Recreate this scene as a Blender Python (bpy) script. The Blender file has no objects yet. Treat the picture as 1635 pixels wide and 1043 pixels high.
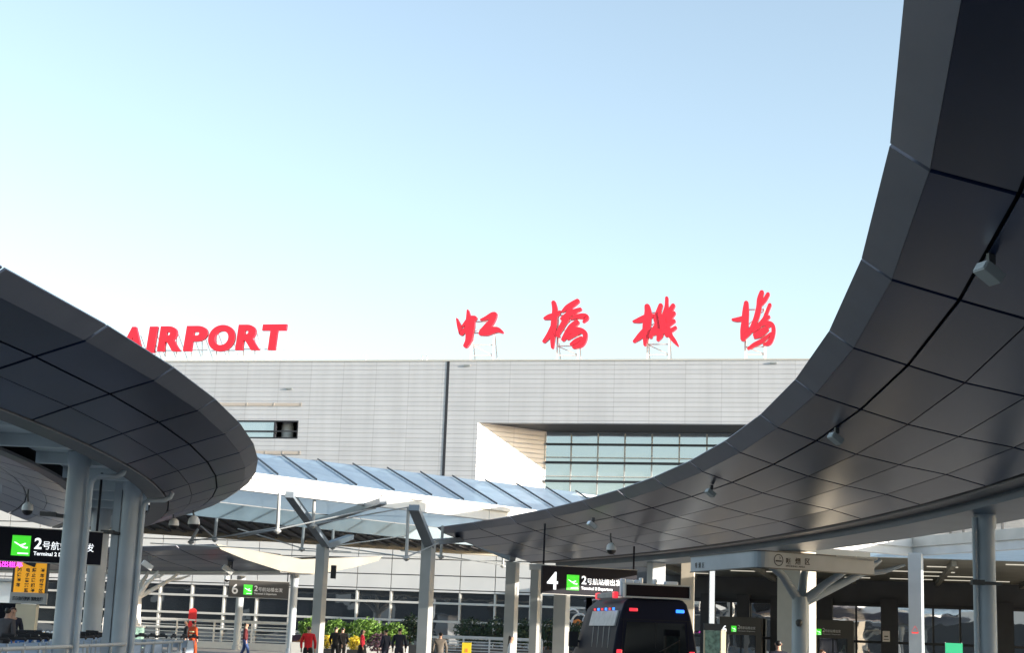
import bpy, bmesh, math, random
from mathutils import Vector, Matrix
random.seed(7)
SC = bpy.context.scene
COL = SC.collection
R_ = math.radians
# ------------------------------------------------------------------ camera, sky, sun, exposure
W_PX, H_PX, F_PX = 1635.0, 1043.0, 2500.0
EYE = Vector((0, 0, 1.6)); ROLL = 0.038; PITCH = math.atan(493 / 2500.0)
fw = Vector((0, math.cos(PITCH), math.sin(PITCH))); rt0 = Vector((1, 0, 0)); up0 = rt0.cross(fw)
rt = rt0 * math.cos(ROLL) + up0 * math.sin(ROLL); up = up0 * math.cos(ROLL) - rt0 * math.sin(ROLL)
cam_d = bpy.data.cameras.new('camera'); cam = bpy.data.objects.new('camera', cam_d); COL.objects.link(cam)
M4 = Matrix((rt, up, -fw)).transposed().to_4x4(); M4.translation = EYE
cam.matrix_world = M4
cam_d.sensor_width = 36.0; cam_d.lens = 36.0 * F_PX / W_PX
cam_d.clip_start = 0.1; cam_d.clip_end = 3000
SC.camera = cam
SUN_AZ, SUN_EL = R_(-25), R_(9.5)
sdir = Vector((math.cos(SUN_AZ) * math.cos(SUN_EL), math.sin(SUN_AZ) * math.cos(SUN_EL), math.sin(SUN_EL)))
wd = bpy.data.worlds.new('World'); SC.world = wd; wd.use_nodes = True
wn = wd.node_tree.nodes; wl = wd.node_tree.links
sky = wn.new('ShaderNodeTexSky'); sky.sky_type = 'NISHITA'; sky.sun_disc = False
sky.sun_elevation = SUN_EL; sky.sun_rotation = math.atan2(sdir.x, sdir.y)
sky.air_density = 1.0; sky.dust_density = 1.0; sky.ozone_density = 1.0
hsv = wn.new('ShaderNodeHueSaturation'); hsv.inputs['Saturation'].default_value = .85; wl.new(sky.outputs[0], hsv.inputs['Color']); wl.new(hsv.outputs[0], wn['Background'].inputs[0]); wn['Background'].inputs[1].default_value = 0.15
sun_d = bpy.data.lights.new('sun', 'SUN'); sun_d.energy = 4.0; sun_d.angle = R_(0.5); sun_d.color = (1, .91, .80)
sun = bpy.data.objects.new('sun', sun_d); COL.objects.link(sun)
sun.rotation_euler = (-sdir).to_track_quat('-Z', 'Y').to_euler()
SC.view_settings.view_transform = 'Standard'; SC.view_settings.look = 'None'
SC.view_settings.exposure = 1.42; SC.view_settings.gamma = 1

# ------------------------------------------------------------------ survey helpers (photo pixel + distance -> metres)
def ray(x, y): return fw + rt * ((x - 817.5) / F_PX) + up * ((521.5 - y) / F_PX)
def P(x, y, Y):
    d = ray(x, y); return EYE + d * (Y / d.y)
def PZ(x, y, z):
    d = ray(x, y); return EYE + d * ((z - EYE.z) / d.z)
CX, CY = -79.2, 27.7                                  # centre of the ring road
def ring(R, a, z): a = R_(a); return Vector((CX + R * math.cos(a), CY + R * math.sin(a), z))
FA = R_(13.5); FAX = Vector((math.cos(FA), -math.sin(FA), 0)); FNN = Vector((-math.sin(FA), -math.cos(FA), 0)); F0 = Vector((0, 110, 0))
def FW(s, z, d=0): return F0 + FAX * s - FNN * d + Vector((0, 0, z))
def FP(x, y, d=0):
    r = ray(x, y); o = F0 - FNN * d
    t = (o - EYE).dot(FNN) / r.dot(FNN); p = EYE + r * t
    return (p - F0).dot(FAX), p.z

# ------------------------------------------------------------------ materials
def nt(m): return m.node_tree.nodes, m.node_tree.links
def mat(name, col, rough=.5, metal=0., var=.0, scale=4., bump=0., spec=None, emit=None, estr=0., island=0., coat=0., rvar=0., tint=None):
    m = bpy.data.materials.new(name); m.use_nodes = True
    n, l = nt(m); b = n['Principled BSDF']
    b.inputs['Base Color'].default_value = (*col, 1); b.inputs['Roughness'].default_value = rough; b.inputs['Metallic'].default_value = metal
    if spec is not None: b.inputs['Specular IOR Level'].default_value = spec
    if coat: b.inputs['Coat Weight'].default_value = coat; b.inputs['Coat Roughness'].default_value = .05
    if emit: b.inputs['Emission Color'].default_value = (*emit, 1); b.inputs['Emission Strength'].default_value = estr
    if tint: b.inputs['Specular Tint'].default_value = (*tint, 1)
    if rvar:
        t2 = n.new('ShaderNodeTexCoord'); n2 = n.new('ShaderNodeTexNoise'); n2.inputs['Scale'].default_value = .9; n2.inputs['Detail'].default_value = 3
        l.new(t2.outputs['Object'], n2.inputs['Vector']); r2 = n.new('ShaderNodeMapRange'); r2.inputs['From Min'].default_value = .3; r2.inputs['From Max'].default_value = .7; r2.inputs['To Min'].default_value = rough - rvar; r2.inputs['To Max'].default_value = rough + rvar
        l.new(n2.outputs['Fac'], r2.inputs['Value']); l.new(r2.outputs[0], b.inputs['Roughness'])
    if var or bump or island:
        tc = n.new('ShaderNodeTexCoord'); no = n.new('ShaderNodeTexNoise'); no.inputs['Scale'].default_value = scale; no.inputs['Detail'].default_value = 6 if bump else 2
        l.new(tc.outputs['Object'], no.inputs['Vector'])
        if var or island:
            hs = n.new('ShaderNodeHueSaturation'); hs.inputs['Color'].default_value = (*col, 1)
            mr = n.new('ShaderNodeMapRange'); mr.inputs['From Min'].default_value = .3; mr.inputs['From Max'].default_value = .7
            mr.inputs['To Min'].default_value = 1 - var; mr.inputs['To Max'].default_value = 1 + var
            l.new(no.outputs['Fac'], mr.inputs['Value'])
            src = mr.outputs[0]
            if island:
                g = n.new('ShaderNodeNewGeometry'); m2 = n.new('ShaderNodeMapRange'); m2.inputs['To Min'].default_value = 1 - island; m2.inputs['To Max'].default_value = 1 + island
                l.new(g.outputs['Random Per Island'], m2.inputs['Value']); mu = n.new('ShaderNodeMath'); mu.operation = 'MULTIPLY'
                l.new(src, mu.inputs[0]); l.new(m2.outputs[0], mu.inputs[1]); src = mu.outputs[0]
            l.new(src, hs.inputs['Value']); l.new(hs.outputs[0], b.inputs['Base Color'])
        if bump:
            bp = n.new('ShaderNodeBump'); bp.inputs['Strength'].default_value = bump; bp.inputs['Distance'].default_value = .02
            l.new(no.outputs['Fac'], bp.inputs['Height']); l.new(bp.outputs[0], b.inputs['Normal'])
    return m
MT = {}
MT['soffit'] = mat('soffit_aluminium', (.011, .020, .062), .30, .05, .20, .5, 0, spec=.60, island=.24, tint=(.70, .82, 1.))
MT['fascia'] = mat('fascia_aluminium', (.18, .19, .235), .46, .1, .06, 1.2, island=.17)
MT['boxsteel'] = mat('blue_grey_box_steel', (.065, .105, .15), .4, 0, .1, 1.)
MT['strip'] = mat('strip_lamp', (.8, .8, .75), .5, emit=(1, .93, .75), estr=.2)
MT['void'] = mat('joint_black', (.008, .008, .01), .8)
MT['band'] = mat('gutter_metal', (.15, .145, .155), .5, .5, .06, 2)
MT['steel'] = mat('painted_steel', (.44, .49, .53), .42, 0, .10, 1.1, rvar=.08)
MT['steel2'] = mat('painted_steel_grey', (.40, .41, .40), .45, 0, .10, 1.1, rvar=.08)
MT['white'] = mat('white_paint', (.78, .78, .76), .5, 0, .04, 2)
MT['ceil'] = mat('ceiling_panel', (.62, .68, .70), .5, 0, .04, 2)
MT['rear_shade'] = mat('rear_beam_shaded', (.17, .23, .27), .5, 0, .1, 1.)  # shade on the rear beam is put into this darker colour
MT['hallw'] = mat('hall_wall_dark', (.055, .06, .07), .5, 0, .15, .7)
MT['endf'] = mat('end_fascia_beige', (.25, .235, .19), .6, 0, .12, .8)
MT['bracest'] = mat('brace_steel', (.20, .24, .28), .45, 0, .1, 1.5)
MT['cable'] = mat('cable_steel', (.35, .37, .37), .4, .6)
MT['dark'] = mat('dark_steel', (.03, .032, .04), .45, .2, .1, 2)
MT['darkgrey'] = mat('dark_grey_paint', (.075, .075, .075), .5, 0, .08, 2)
MT['panel'] = mat('smooth_wall_panel', (.58, .585, .58), .5, .0, .04, .5)
MT['beige'] = mat('beige_stone', (.50, .46, .38), .6, 0, .06, 2)
MT['ovs'] = mat('overhang_soffit', (.19, .19, .17), .5, 0, .2, .5)
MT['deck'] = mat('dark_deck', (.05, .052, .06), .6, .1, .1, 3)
MT['mull'] = mat('mullion_light', (.55, .55, .52), .4, .1)
MT['tan'] = mat('louvre_tan', (.44, .40, .36), .6)
MT['red'] = mat('red_letter_paint', (.80, .022, .05), .4, 0, .05, 1)
MT['signblk'] = mat('sign_black', (.009, .010, .018), .55, spec=.15)
MT['signgry'] = mat('sign_charcoal', (.055, .052, .048), .4)
MT['lit_w'] = mat('backlit_white', (.85, .87, .88), .5, emit=(.9, .95, 1), estr=.45)
MT['lit_g'] = mat('backlit_green', (.05, .55, .04), .5, emit=(.06, .7, .03), estr=.35)
MT['txt_w'] = mat('white_vinyl', (.75, .75, .75), .5)
MT['txt_k'] = mat('black_vinyl', (.015, .015, .02), .5)
MT['pink'] = mat('led_magenta', (.4, .0, .3), .5, emit=(1, .05, .7), estr=1.6)
MT['yellow'] = mat('yellow_board', (.85, .36, .015), .45, emit=(1, .45, .02), estr=.18)
MT['yel'] = mat('yellow_plastic', (.80, .62, .03), .5)
MT['orange'] = mat('orange_paint', (.80, .25, .05), .5, 0, .1, 3)
MT['redp'] = mat('red_panel', (.70, .03, .03), .45)
MT['blue'] = mat('blue_plastic', (.04, .16, .50), .45, 0, .12, 4)
MT['palebl'] = mat('pale_blue_plastic', (.50, .60, .72), .4, 0, .1, 4)
MT['blk'] = mat('black_rubber', (.015, .015, .017), .5)
MT['cream'] = mat('cream_paint', (.70, .62, .45), .5, 0, .05, 2)
MT['vanp'] = mat('black_car_paint', (.006, .008, .022), .5, 0, spec=.18)
MT['vang'] = mat('tinted_window', (.004, .005, .008), .04, 0, spec=.6)
MT['lampr'] = mat('red_lamp', (.6, .02, .03), .2, emit=(1, .05, .08), estr=.35)
MT['lampb'] = mat('blue_lamp', (.02, .08, .7), .2, emit=(.03, .2, 1), estr=1.0)
MT['lampw'] = mat('clear_lamp', (.75, .8, .85), .2)
MT['palegrey'] = mat('pale_grey_plastic', (.62, .60, .58), .5, 0, .12, 6)
MT['ledp'] = mat('led_panel_off', (.014, .008, .010), .6, spec=.15)
MT['ledg'] = mat('led_panel_grey', (.33, .32, .31), .5, 0, .15, 6)
MT['map'] = mat('map_board', (.25, .40, .33), .4, 0, .5, 9)
MT['green'] = mat('green_banner', (.012, .33, .16), .45)
MT['skin'] = mat('skin', (.52, .31, .22), .55)
MT['hair'] = mat('black_hair', (.012, .009, .008), .5)
MT['hairbr'] = mat('brown_hair', (.06, .028, .015), .5)
for k, c in dict(navy=(.012, .014, .03), black=(.012, .012, .014), red=(.62, .012, .02), crimson=(.10, .008, .012), jeans=(.04, .08, .22), orange=(.60, .07, .012), taupe=(.13, .11, .09),
                 pinkred=(.75, .03, .06), white=(.75, .75, .75), grey=(.08, .075, .08), silver=(.7, .68, .4), bag=(.55, .42, .22)).items():
    MT['c_' + k] = mat('cloth_' + k, c, .8, 0, .12, 12, .2)
def cladding():
    m = mat('horizontal_cladding', (.55, .565, .595), .45, .25)
    n, l = nt(m); b = n['Principled BSDF']
    tc = n.new('ShaderNodeTexCoord'); sp = n.new('ShaderNodeSeparateXYZ'); l.new(tc.outputs['Object'], sp.inputs[0])
    fr = n.new('ShaderNodeMath'); fr.operation = 'PINGPONG'; fr.inputs[1].default_value = .165; l.new(sp.outputs['Z'], fr.inputs[0])
    gr = n.new('ShaderNodeMapRange'); gr.inputs['From Min'].default_value = .012; gr.inputs['From Max'].default_value = .03; l.new(fr.outputs[0], gr.inputs['Value'])
    # vertical sheet joints along the wall
    dp = n.new('ShaderNodeVectorMath'); dp.operation = 'DOT_PRODUCT'; dp.inputs[1].default_value = tuple(FAX); l.new(tc.outputs['Object'], dp.inputs[0])
    f2 = n.new('ShaderNodeMath'); f2.operation = 'PINGPONG'; f2.inputs[1].default_value = 1.25; l.new(dp.outputs['Value'], f2.inputs[0])
    g2 = n.new('ShaderNodeMapRange'); g2.inputs['From Min'].default_value = .01; g2.inputs['From Max'].default_value = .05; g2.inputs['To Min'].default_value = .86; l.new(f2.outputs[0], g2.inputs['Value'])
    # each board a touch different
    sn = n.new('ShaderNodeMath'); sn.operation = 'SNAP'; sn.inputs[1].default_value = .33; l.new(sp.outputs['Z'], sn.inputs[0])
    s2 = n.new('ShaderNodeMath'); s2.operation = 'SNAP'; s2.inputs[1].default_value = 2.5; l.new(dp.outputs['Value'], s2.inputs[0])
    cb = n.new('ShaderNodeCombineXYZ'); l.new(sn.outputs[0], cb.inputs[0]); l.new(s2.outputs[0], cb.inputs[1])
    wh = n.new('ShaderNodeTexWhiteNoise'); l.new(cb.outputs[0], wh.inputs['Vector'])
    wr = n.new('ShaderNodeMapRange'); wr.inputs['To Min'].default_value = .96; wr.inputs['To Max'].default_value = 1.02; l.new(wh.outputs['Value'], wr.inputs['Value'])
    mx = n.new('ShaderNodeMapRange'); mx.inputs['To Min'].default_value = .75; l.new(gr.outputs[0], mx.inputs['Value'])
    a = n.new('ShaderNodeMath'); a.operation = 'MULTIPLY'; l.new(mx.outputs[0], a.inputs[0]); l.new(g2.outputs[0], a.inputs[1])
    a2 = n.new('ShaderNodeMath'); a2.operation = 'MULTIPLY'; l.new(a.outputs[0], a2.inputs[0]); l.new(wr.outputs[0], a2.inputs[1])
    zs_ = n.new('ShaderNodeMath'); zs_.operation = 'MULTIPLY'; zs_.inputs[1].default_value = .09; l.new(sp.outputs['Z'], zs_.inputs[0])
    c3_ = n.new('ShaderNodeCombineXYZ'); l.new(dp.outputs['Value'], c3_.inputs[0]); l.new(zs_.outputs[0], c3_.inputs[1])
    ns_ = n.new('ShaderNodeTexNoise'); ns_.inputs['Scale'].default_value = 1.1; ns_.inputs['Detail'].default_value = 5; l.new(c3_.outputs[0], ns_.inputs['Vector'])
    nr_ = n.new('ShaderNodeMapRange'); nr_.inputs['From Min'].default_value = .3; nr_.inputs['From Max'].default_value = .65; nr_.inputs['To Min'].default_value = .93; nr_.inputs['To Max'].default_value = 1.02; l.new(ns_.outputs['Fac'], nr_.inputs['Value'])
    a3_ = n.new('ShaderNodeMath'); a3_.operation = 'MULTIPLY'; l.new(a2.outputs[0], a3_.inputs[0]); l.new(nr_.outputs[0], a3_.inputs[1]); a2 = a3_
    hs = n.new('ShaderNodeHueSaturation'); hs.inputs['Color'].default_value = (.55, .565, .595, 1); l.new(a2.outputs[0], hs.inputs['Value']); l.new(hs.outputs[0], b.inputs['Base Color'])
    bp = n.new('ShaderNodeBump'); bp.inputs['Strength'].default_value = .5; bp.inputs['Distance'].default_value = .03; l.new(gr.outputs[0], bp.inputs['Height']); l.new(bp.outputs[0], b.inputs['Normal'])
    return m
MT['clad'] = cladding()
def window_glass(name, dcol, tint, refl):
    m = bpy.data.materials.new(name); m.use_nodes = True; n, l = nt(m); b = n['Principled BSDF']
    b.inputs['Base Color'].default_value = (*dcol, 1); b.inputs['Roughness'].default_value = .3
    g = n.new('ShaderNodeBsdfGlossy'); g.inputs['Color'].default_value = (*tint, 1); g.inputs['Roughness'].default_value = .015
    lw = n.new('ShaderNodeLayerWeight'); lw.inputs['Blend'].default_value = .25
    mr = n.new('ShaderNodeMapRange'); mr.inputs['To Min'].default_value = refl; mr.inputs['To Max'].default_value = 1; l.new(lw.outputs['Fresnel'], mr.inputs['Value'])
    mx = n.new('ShaderNodeMixShader'); l.new(mr.outputs[0], mx.inputs[0]); l.new(b.outputs[0], mx.inputs[1]); l.new(g.outputs[0], mx.inputs[2]); l.new(mx.outputs[0], n['Material Output'].inputs[0])
    no = n.new('ShaderNodeTexNoise'); no.inputs['Scale'].default_value = .55; tc = n.new('ShaderNodeTexCoord'); l.new(tc.outputs['Object'], no.inputs['Vector'])
    bp = n.new('ShaderNodeBump'); bp.inputs['Strength'].default_value = .11; bp.inputs['Distance'].default_value = .05; l.new(no.outputs['Fac'], bp.inputs['Height']); l.new(bp.outputs[0], g.inputs['Normal'])
    return m
MT['glass_dark'] = window_glass('hall_glass', (.010, .013, .018), (.75, .8, .86), .24)
MT['glass_mid'] = window_glass('entrance_glass', (.010, .012, .016), (.98, .95, .92), .78)
MT['glass_sky'] = window_glass('upper_glass', (.14, .17, .20), (.80, .88, .99), .52)
def roof_glass():
    m = bpy.data.materials.new('roof_glass'); m.use_nodes = True; n, l = nt(m); n.remove(n['Principled BSDF'])
    t = n.new('ShaderNodeBsdfTransparent'); t.inputs[0].default_value = (.70, .84, .94, 1)
    g = n.new('ShaderNodeBsdfGlossy'); g.inputs['Color'].default_value = (.7, .85, 1, 1); g.inputs['Roughness'].default_value = .3
    d = n.new('ShaderNodeBsdfDiffuse'); d.inputs[0].default_value = (.52, .66, .80, 1); tr = n.new('ShaderNodeBsdfTranslucent'); tr.inputs[0].default_value = (.75, .82, .86, 1)
    no = n.new('ShaderNodeTexNoise'); no.inputs['Scale'].default_value = .9; tc = n.new('ShaderNodeTexCoord'); l.new(tc.outputs['Object'], no.inputs['Vector'])
    md = n.new('ShaderNodeMixShader'); md.inputs[0].default_value = .5; l.new(d.outputs[0], md.inputs[1]); l.new(tr.outputs[0], md.inputs[2])
    mr = n.new('ShaderNodeMapRange'); mr.inputs['To Min'].default_value = .45; mr.inputs['To Max'].default_value = .85; l.new(no.outputs['Fac'], mr.inputs['Value'])
    m0 = n.new('ShaderNodeMixShader'); l.new(mr.outputs[0], m0.inputs[0]); l.new(t.outputs[0], m0.inputs[1]); l.new(md.outputs[0], m0.inputs[2])
    mx = n.new('ShaderNodeMixShader'); mx.inputs[0].default_value = .22; l.new(m0.outputs[0], mx.inputs[1]); l.new(g.outputs[0], mx.inputs[2]); l.new(mx.outputs[0], n['Material Output'].inputs[0])
    return m
MT['roofglass'] = roof_glass()
def leafmat(name, c, v=.35):
    m = mat(name, c, .55, 0, .0, 3, island=v); return m
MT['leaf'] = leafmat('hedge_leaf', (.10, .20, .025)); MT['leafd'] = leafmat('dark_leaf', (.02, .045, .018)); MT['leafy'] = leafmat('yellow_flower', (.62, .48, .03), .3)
MT['leafp'] = leafmat('purple_plant', (.07, .03, .05)); MT['stem'] = mat('brown_stem', (.08, .05, .03), .8)
MT['ground'] = mat('ground_paving', (.46, .43, .38), .75, 0, .12, .6, .05)
MT['asphalt'] = mat('asphalt', (.075, .075, .078), .8, 0, .2, 8, .2)
MT['paving'] = mat('island_paving', (.32, .31, .30), .75, 0, .1, 2, .1)
MT['concrete'] = mat('blocker_concrete', (.42, .38, .33), .8, 0, .08, .3)
MT['palewall'] = mat('pale_render', (.80, .72, .66), .8, 0, .05, .3)

# ------------------------------------------------------------------ mesh builder
def wloc(o):
    v = Vector((0, 0, 0))
    while o is not None: v += o.location; o = o.parent
    return v
class MB:
    def __init__(s): s.v = []; s.f = []; s.m = []
    def face(s, pts, mi=0):
        b = len(s.v); s.v += [Vector(p) for p in pts]; s.f.append(list(range(b, b + len(pts)))); s.m.append(mi)
    def hexa(s, p, mi=0):      # p: 8 corners, bottom 0-3 then top 4-7 (same order)
        b = len(s.v); s.v += [Vector(q) for q in p]
        for q in ((0, 3, 2, 1), (4, 5, 6, 7), (0, 1, 5, 4), (1, 2, 6, 5), (2, 3, 7, 6), (3, 0, 4, 7)): s.f.append([b + i for i in q]); s.m.append(mi)
        return s
    def box(s, x0, x1, y0, y1, z0, z1, mi=0):
        return s.hexa([(x0, y0, z0), (x1, y0, z0), (x1, y1, z0), (x0, y1, z0), (x0, y0, z1), (x1, y0, z1), (x1, y1, z1), (x0, y1, z1)], mi)
    def obox(s, c, ax, ay, az, hx, hy, hz, mi=0):
        c = Vector(c); p = []
        for k in (-1, 1):
            for i, j in ((-1, -1), (1, -1), (1, 1), (-1, 1)): p.append(c + ax * (hx * i) + ay * (hy * j) + az * (hz * k))
        return s.hexa(p, mi)
    def bar(s, a, b, w, h, upv=Vector((0, 0, 1)), mi=0):
        a = Vector(a); b = Vector(b); d = (b - a); L = d.length; d.normalize()
        sd = d.cross(upv)
        if sd.length < 1e-4: sd = Vector((1, 0, 0))
        sd.normalize(); u2 = sd.cross(d).normalized()
        return s.obox((a + b) / 2, d, sd, u2, L / 2, w / 2, h / 2, mi)
    def fbox(s, s0, s1, z0, z1, d0, d1, mi=0):       # box on the terminal front, d = depth behind the wall face
        return s.hexa([FW(s0, z0, d0), FW(s1, z0, d0), FW(s1, z0, d1), FW(s0, z0, d1), FW(s0, z1, d0), FW(s1, z1, d0), FW(s1, z1, d1), FW(s0, z1, d1)], mi)
    def tube(s, pts, r, n=10, mi=0, caps=True):
        pts = [Vector(p) for p in pts]; rs = r if isinstance(r, (list, tuple)) else [r] * len(pts); b = len(s.v); prev = None
        for i, p in enumerate(pts):
            d = (pts[min(i + 1, len(pts) - 1)] - pts[max(i - 1, 0)]).normalized()
            ref = Vector((0, 0, 1)) if abs(d.z) < .95 else Vector((1, 0, 0))
            if prev is not None: ref = prev
            x = d.cross(ref).normalized(); y = x.cross(d).normalized(); prev = y
            for k in range(n):
                a = 2 * math.pi * k / n; s.v.append(p + x * (rs[i] * math.cos(a)) + y * (rs[i] * math.sin(a)))
        for i in range(len(pts) - 1):
            for k in range(n):
                k2 = (k + 1) % n; s.f.append([b + i * n + k, b + i * n + k2, b + (i + 1) * n + k2, b + (i + 1) * n + k]); s.m.append(mi)
        if caps:
            s.f.append([b + k for k in range(n)][::-1]); s.m.append(mi); e = b + (len(pts) - 1) * n; s.f.append([e + k for k in range(n)]); s.m.append(mi)
        return s
    def lathe(s, c, prof, n=16, mi=0):               # prof: (r, z) bottom to top
        return s.tube([Vector(c) + Vector((0, 0, z)) for r, z in prof], [max(r, 1e-4) for r, z in prof], n, mi)
    def prism(s, poly, o, ax, ay, az, th, mi=0):     # polygon in (ax, ay) plane extruded th along az
        o = Vector(o); n = len(poly); b = len(s.v)
        for k in (0, th): s.v += [o + ax * x + ay * y + az * k for x, y in poly]
        s.f.append([b + i for i in range(n)][::-1]); s.f.append([b + n + i for i in range(n)]); s.m += [mi, mi]
        for i in range(n): j = (i + 1) % n; s.f.append([b + i, b + j, b + n + j, b + n + i]); s.m.append(mi)
        return s
    def ellip(s, c, rx, ry, rz, n=14, m=9, mi=0):
        c = Vector(c); b = len(s.v)
        for i in range(m + 1):
            t = math.pi * i / m
            for k in range(n):
                a = 2 * math.pi * k / n; st = max(math.sin(t), 1e-3)
                s.v.append(c + Vector((rx * st * math.cos(a), ry * st * math.sin(a), -rz * math.cos(t))))
        for i in range(m):
            for k in range(n): k2 = (k + 1) % n; s.f.append([b + i * n + k, b + i * n + k2, b + (i + 1) * n + k2, b + (i + 1) * n + k]); s.m.append(mi)
        return s
    def build(s, name, mats, parent=None, local=False, smooth=False, origin=None, bevel=0):
        off = wloc(parent) if (parent is not None and not local) else (Vector(origin) if origin is not None else Vector((0, 0, 0)))
        me = bpy.data.meshes.new(name); me.from_pydata([tuple(v - off) for v in s.v], [], s.f)
        if not isinstance(mats, (list, tuple)): mats = [mats]
        for m in mats: me.materials.append(MT[m] if isinstance(m, str) else m)
        me.polygons.foreach_set('material_index', s.m)
        bm = bmesh.new(); bm.from_mesh(me); bmesh.ops.recalc_face_normals(bm, faces=bm.faces); bm.to_mesh(me); bm.free()
        if smooth:
            me.polygons.foreach_set('use_smooth', [True] * len(me.polygons))
            try: me.set_sharp_from_angle(angle=R_(40))
            except Exception: pass
        ob = bpy.data.objects.new(name, me); COL.objects.link(ob)
        if parent is not None: ob.parent = parent
        elif origin is not None: ob.location = origin
        if bevel:
            bv = ob.modifiers.new('bevel', 'BEVEL'); bv.width = bevel; bv.segments = 2; bv.limit_method = 'ANGLE'
        return ob
def tag(o, label=None, cat=None, group=None, kind=None):
    if label: o['label'] = label
    if cat: o['category'] = cat
    if group: o['group'] = group
    if kind: o['kind'] = kind
    return o
def thing(name, label, cat, loc=(0, 0, 0), rz=0, group=None):
    o = bpy.data.objects.new(name, None); COL.objects.link(o); o.location = loc; o.rotation_euler = (0, 0, rz); o.empty_display_size = .3
    return tag(o, label, cat, group)
def copy_tree(o, parent=None):
    c = o.copy(); COL.objects.link(c); c.parent = parent
    for ch in list(o.children): copy_tree(ch, c)
    return c
FONT = None
for f in bpy.data.fonts: FONT = f
def text_mesh(s, size, right, upv, origin, m, parent, name='lettering', th=.006, bold=0., shear=0., align='LEFT', width=None):
    cu = bpy.data.curves.new('t', 'FONT'); cu.body = s; cu.size = size; cu.extrude = th / 2; cu.offset = bold; cu.shear = shear; cu.align_x = align
    ob = bpy.data.objects.new('t', cu); COL.objects.link(ob)
    bpy.context.view_layer.update()
    me = bpy.data.meshes.new_from_object(ob.evaluated_get(bpy.context.evaluated_depsgraph_get()))
    bpy.data.objects.remove(ob); bpy.data.curves.remove(cu)
    if len(me.vertices) and width:
        xs = [v.co.x for v in me.vertices]; k = width / max(max(xs) - min(xs), 1e-6); x0 = min(xs)
        for v in me.vertices: v.co.x = (v.co.x - x0) * k
    right = Vector(right).normalized(); upv = Vector(upv).normalized(); nn = right.cross(upv)
    off = wloc(parent)
    for v in me.vertices: v.co = Vector(origin) + right * v.co.x + upv * v.co.y + nn * v.co.z - off
    me.materials.clear(); me.materials.append(MT[m])
    o = bpy.data.objects.new(name, me); COL.objects.link(o); o.parent = parent
    return o
ZU = Vector((0, 0, 1)); XU = Vector((1, 0, 0)); YU = Vector((0, 1, 0))

# ------------------------------------------------------------------ ground
def ring_sheet(name, R0, R1, a0, a1, z0, z1, m, n=90):
    b = MB()
    for i in range(n):
        p, q = a0 + (a1 - a0) * i / n, a0 + (a1 - a0) * (i + 1) / n
        b.face([ring(R0, p, z1), ring(R1, p, z1), ring(R1, q, z1), ring(R0, q, z1)])
        b.face([ring(R0, p, z0), ring(R0, p, z1), ring(R0, q, z1), ring(R0, q, z0)])
        b.face([ring(R1, p, z0), ring(R1, q, z0), ring(R1, q, z1), ring(R1, p, z1)])
    return tag(b.build(name, m), kind='structure')
g = MB(); g.face([(-700, -500, 0), (700, -500, 0), (700, 900, 0), (-700, 900, 0)]); tag(g.build('ground', 'ground'), kind='structure')
b = MB()
for i in range(110):
    p, q = -40 + i, -39 + i
    b.face([ring(73.3, p, .004), ring(84.4, p, .004), ring(84.4, q, .004), ring(73.3, q, .004)])
tag(b.build('road', 'asphalt'), kind='structure')
ring_sheet('pavement', 65.8, 73.3, -40, 45, 0, .15, 'paving')
ring_sheet('pavement', 84.4, 93.5, -40, 70, 0, .15, 'paving', 110)

# ------------------------------------------------------------------ terminal building
TB = thing('terminal_building', 'long pale grey airport terminal clad in horizontal strips with a deep recessed window opening', 'building', F0)
sL, sR = -75.0, 75.0
zroof = FP(716, 577)[1]; s_op, z_op = FP(763, 675)
z_low = FP(560, 800)[1]                       # strips above, smooth panels below
z_gl = FP(600, 944)[1]                        # top of the hall glazing
s_or = s_op + 62
D_REC = 3.6
sb0, zb_t = FP(873, 690, D_REC)               # back corner of the recess
z_opb = FP(800, 838)[1]
def rects(mb, boxes):
    for (a, c, z0, z1, d0, d1) in boxes: mb.fbox(a, c, z0, z1, d0, d1)
w0, w1 = FP(386, 700)[0] - 6, FP(475, 700)[0]; zw0, zw1 = FP(475, 701)[1], FP(475, 672)[1]
b = MB()
rects(b, [(sL, s_op, zw1, zroof, 0, .6), (sL, w0, zw0, zw1, 0, .6), (w1, s_op, zw0, zw1, 0, .6), (sL, s_op, z_low, zw0, 0, .6),
          (s_op, s_or, z_op, zroof, 0, .6), (s_or, sR, z_low, zroof, 0, .6), (s_op, s_or, z_low, z_opb, 0, .6)])
b.build('cladding', 'clad', TB)
b = MB(); b.fbox(sL, sR, zroof, zroof + .12, -.06, .9); b.build('parapet_cap', 'mull', TB)
b = MB(); b.fbox(sL, sR, 0, zroof - .1, 24, 26); b.fbox(sL, sR, zroof - .4, zroof - .15, .7, 24); b.fbox(sL - .5, sL, 0, zroof, .0, 26); b.fbox(sR, sR + .5, 0, zroof, .0, 26); b.build('roof', 'panel', TB)
s0 = FP(716, 580)[0]; b = MB(); b.fbox(s0 - .1, s0 + .1, z_low + .2, zroof - .02, -.03, .02); b.build('expansion_joint', 'dark', TB)
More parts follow.
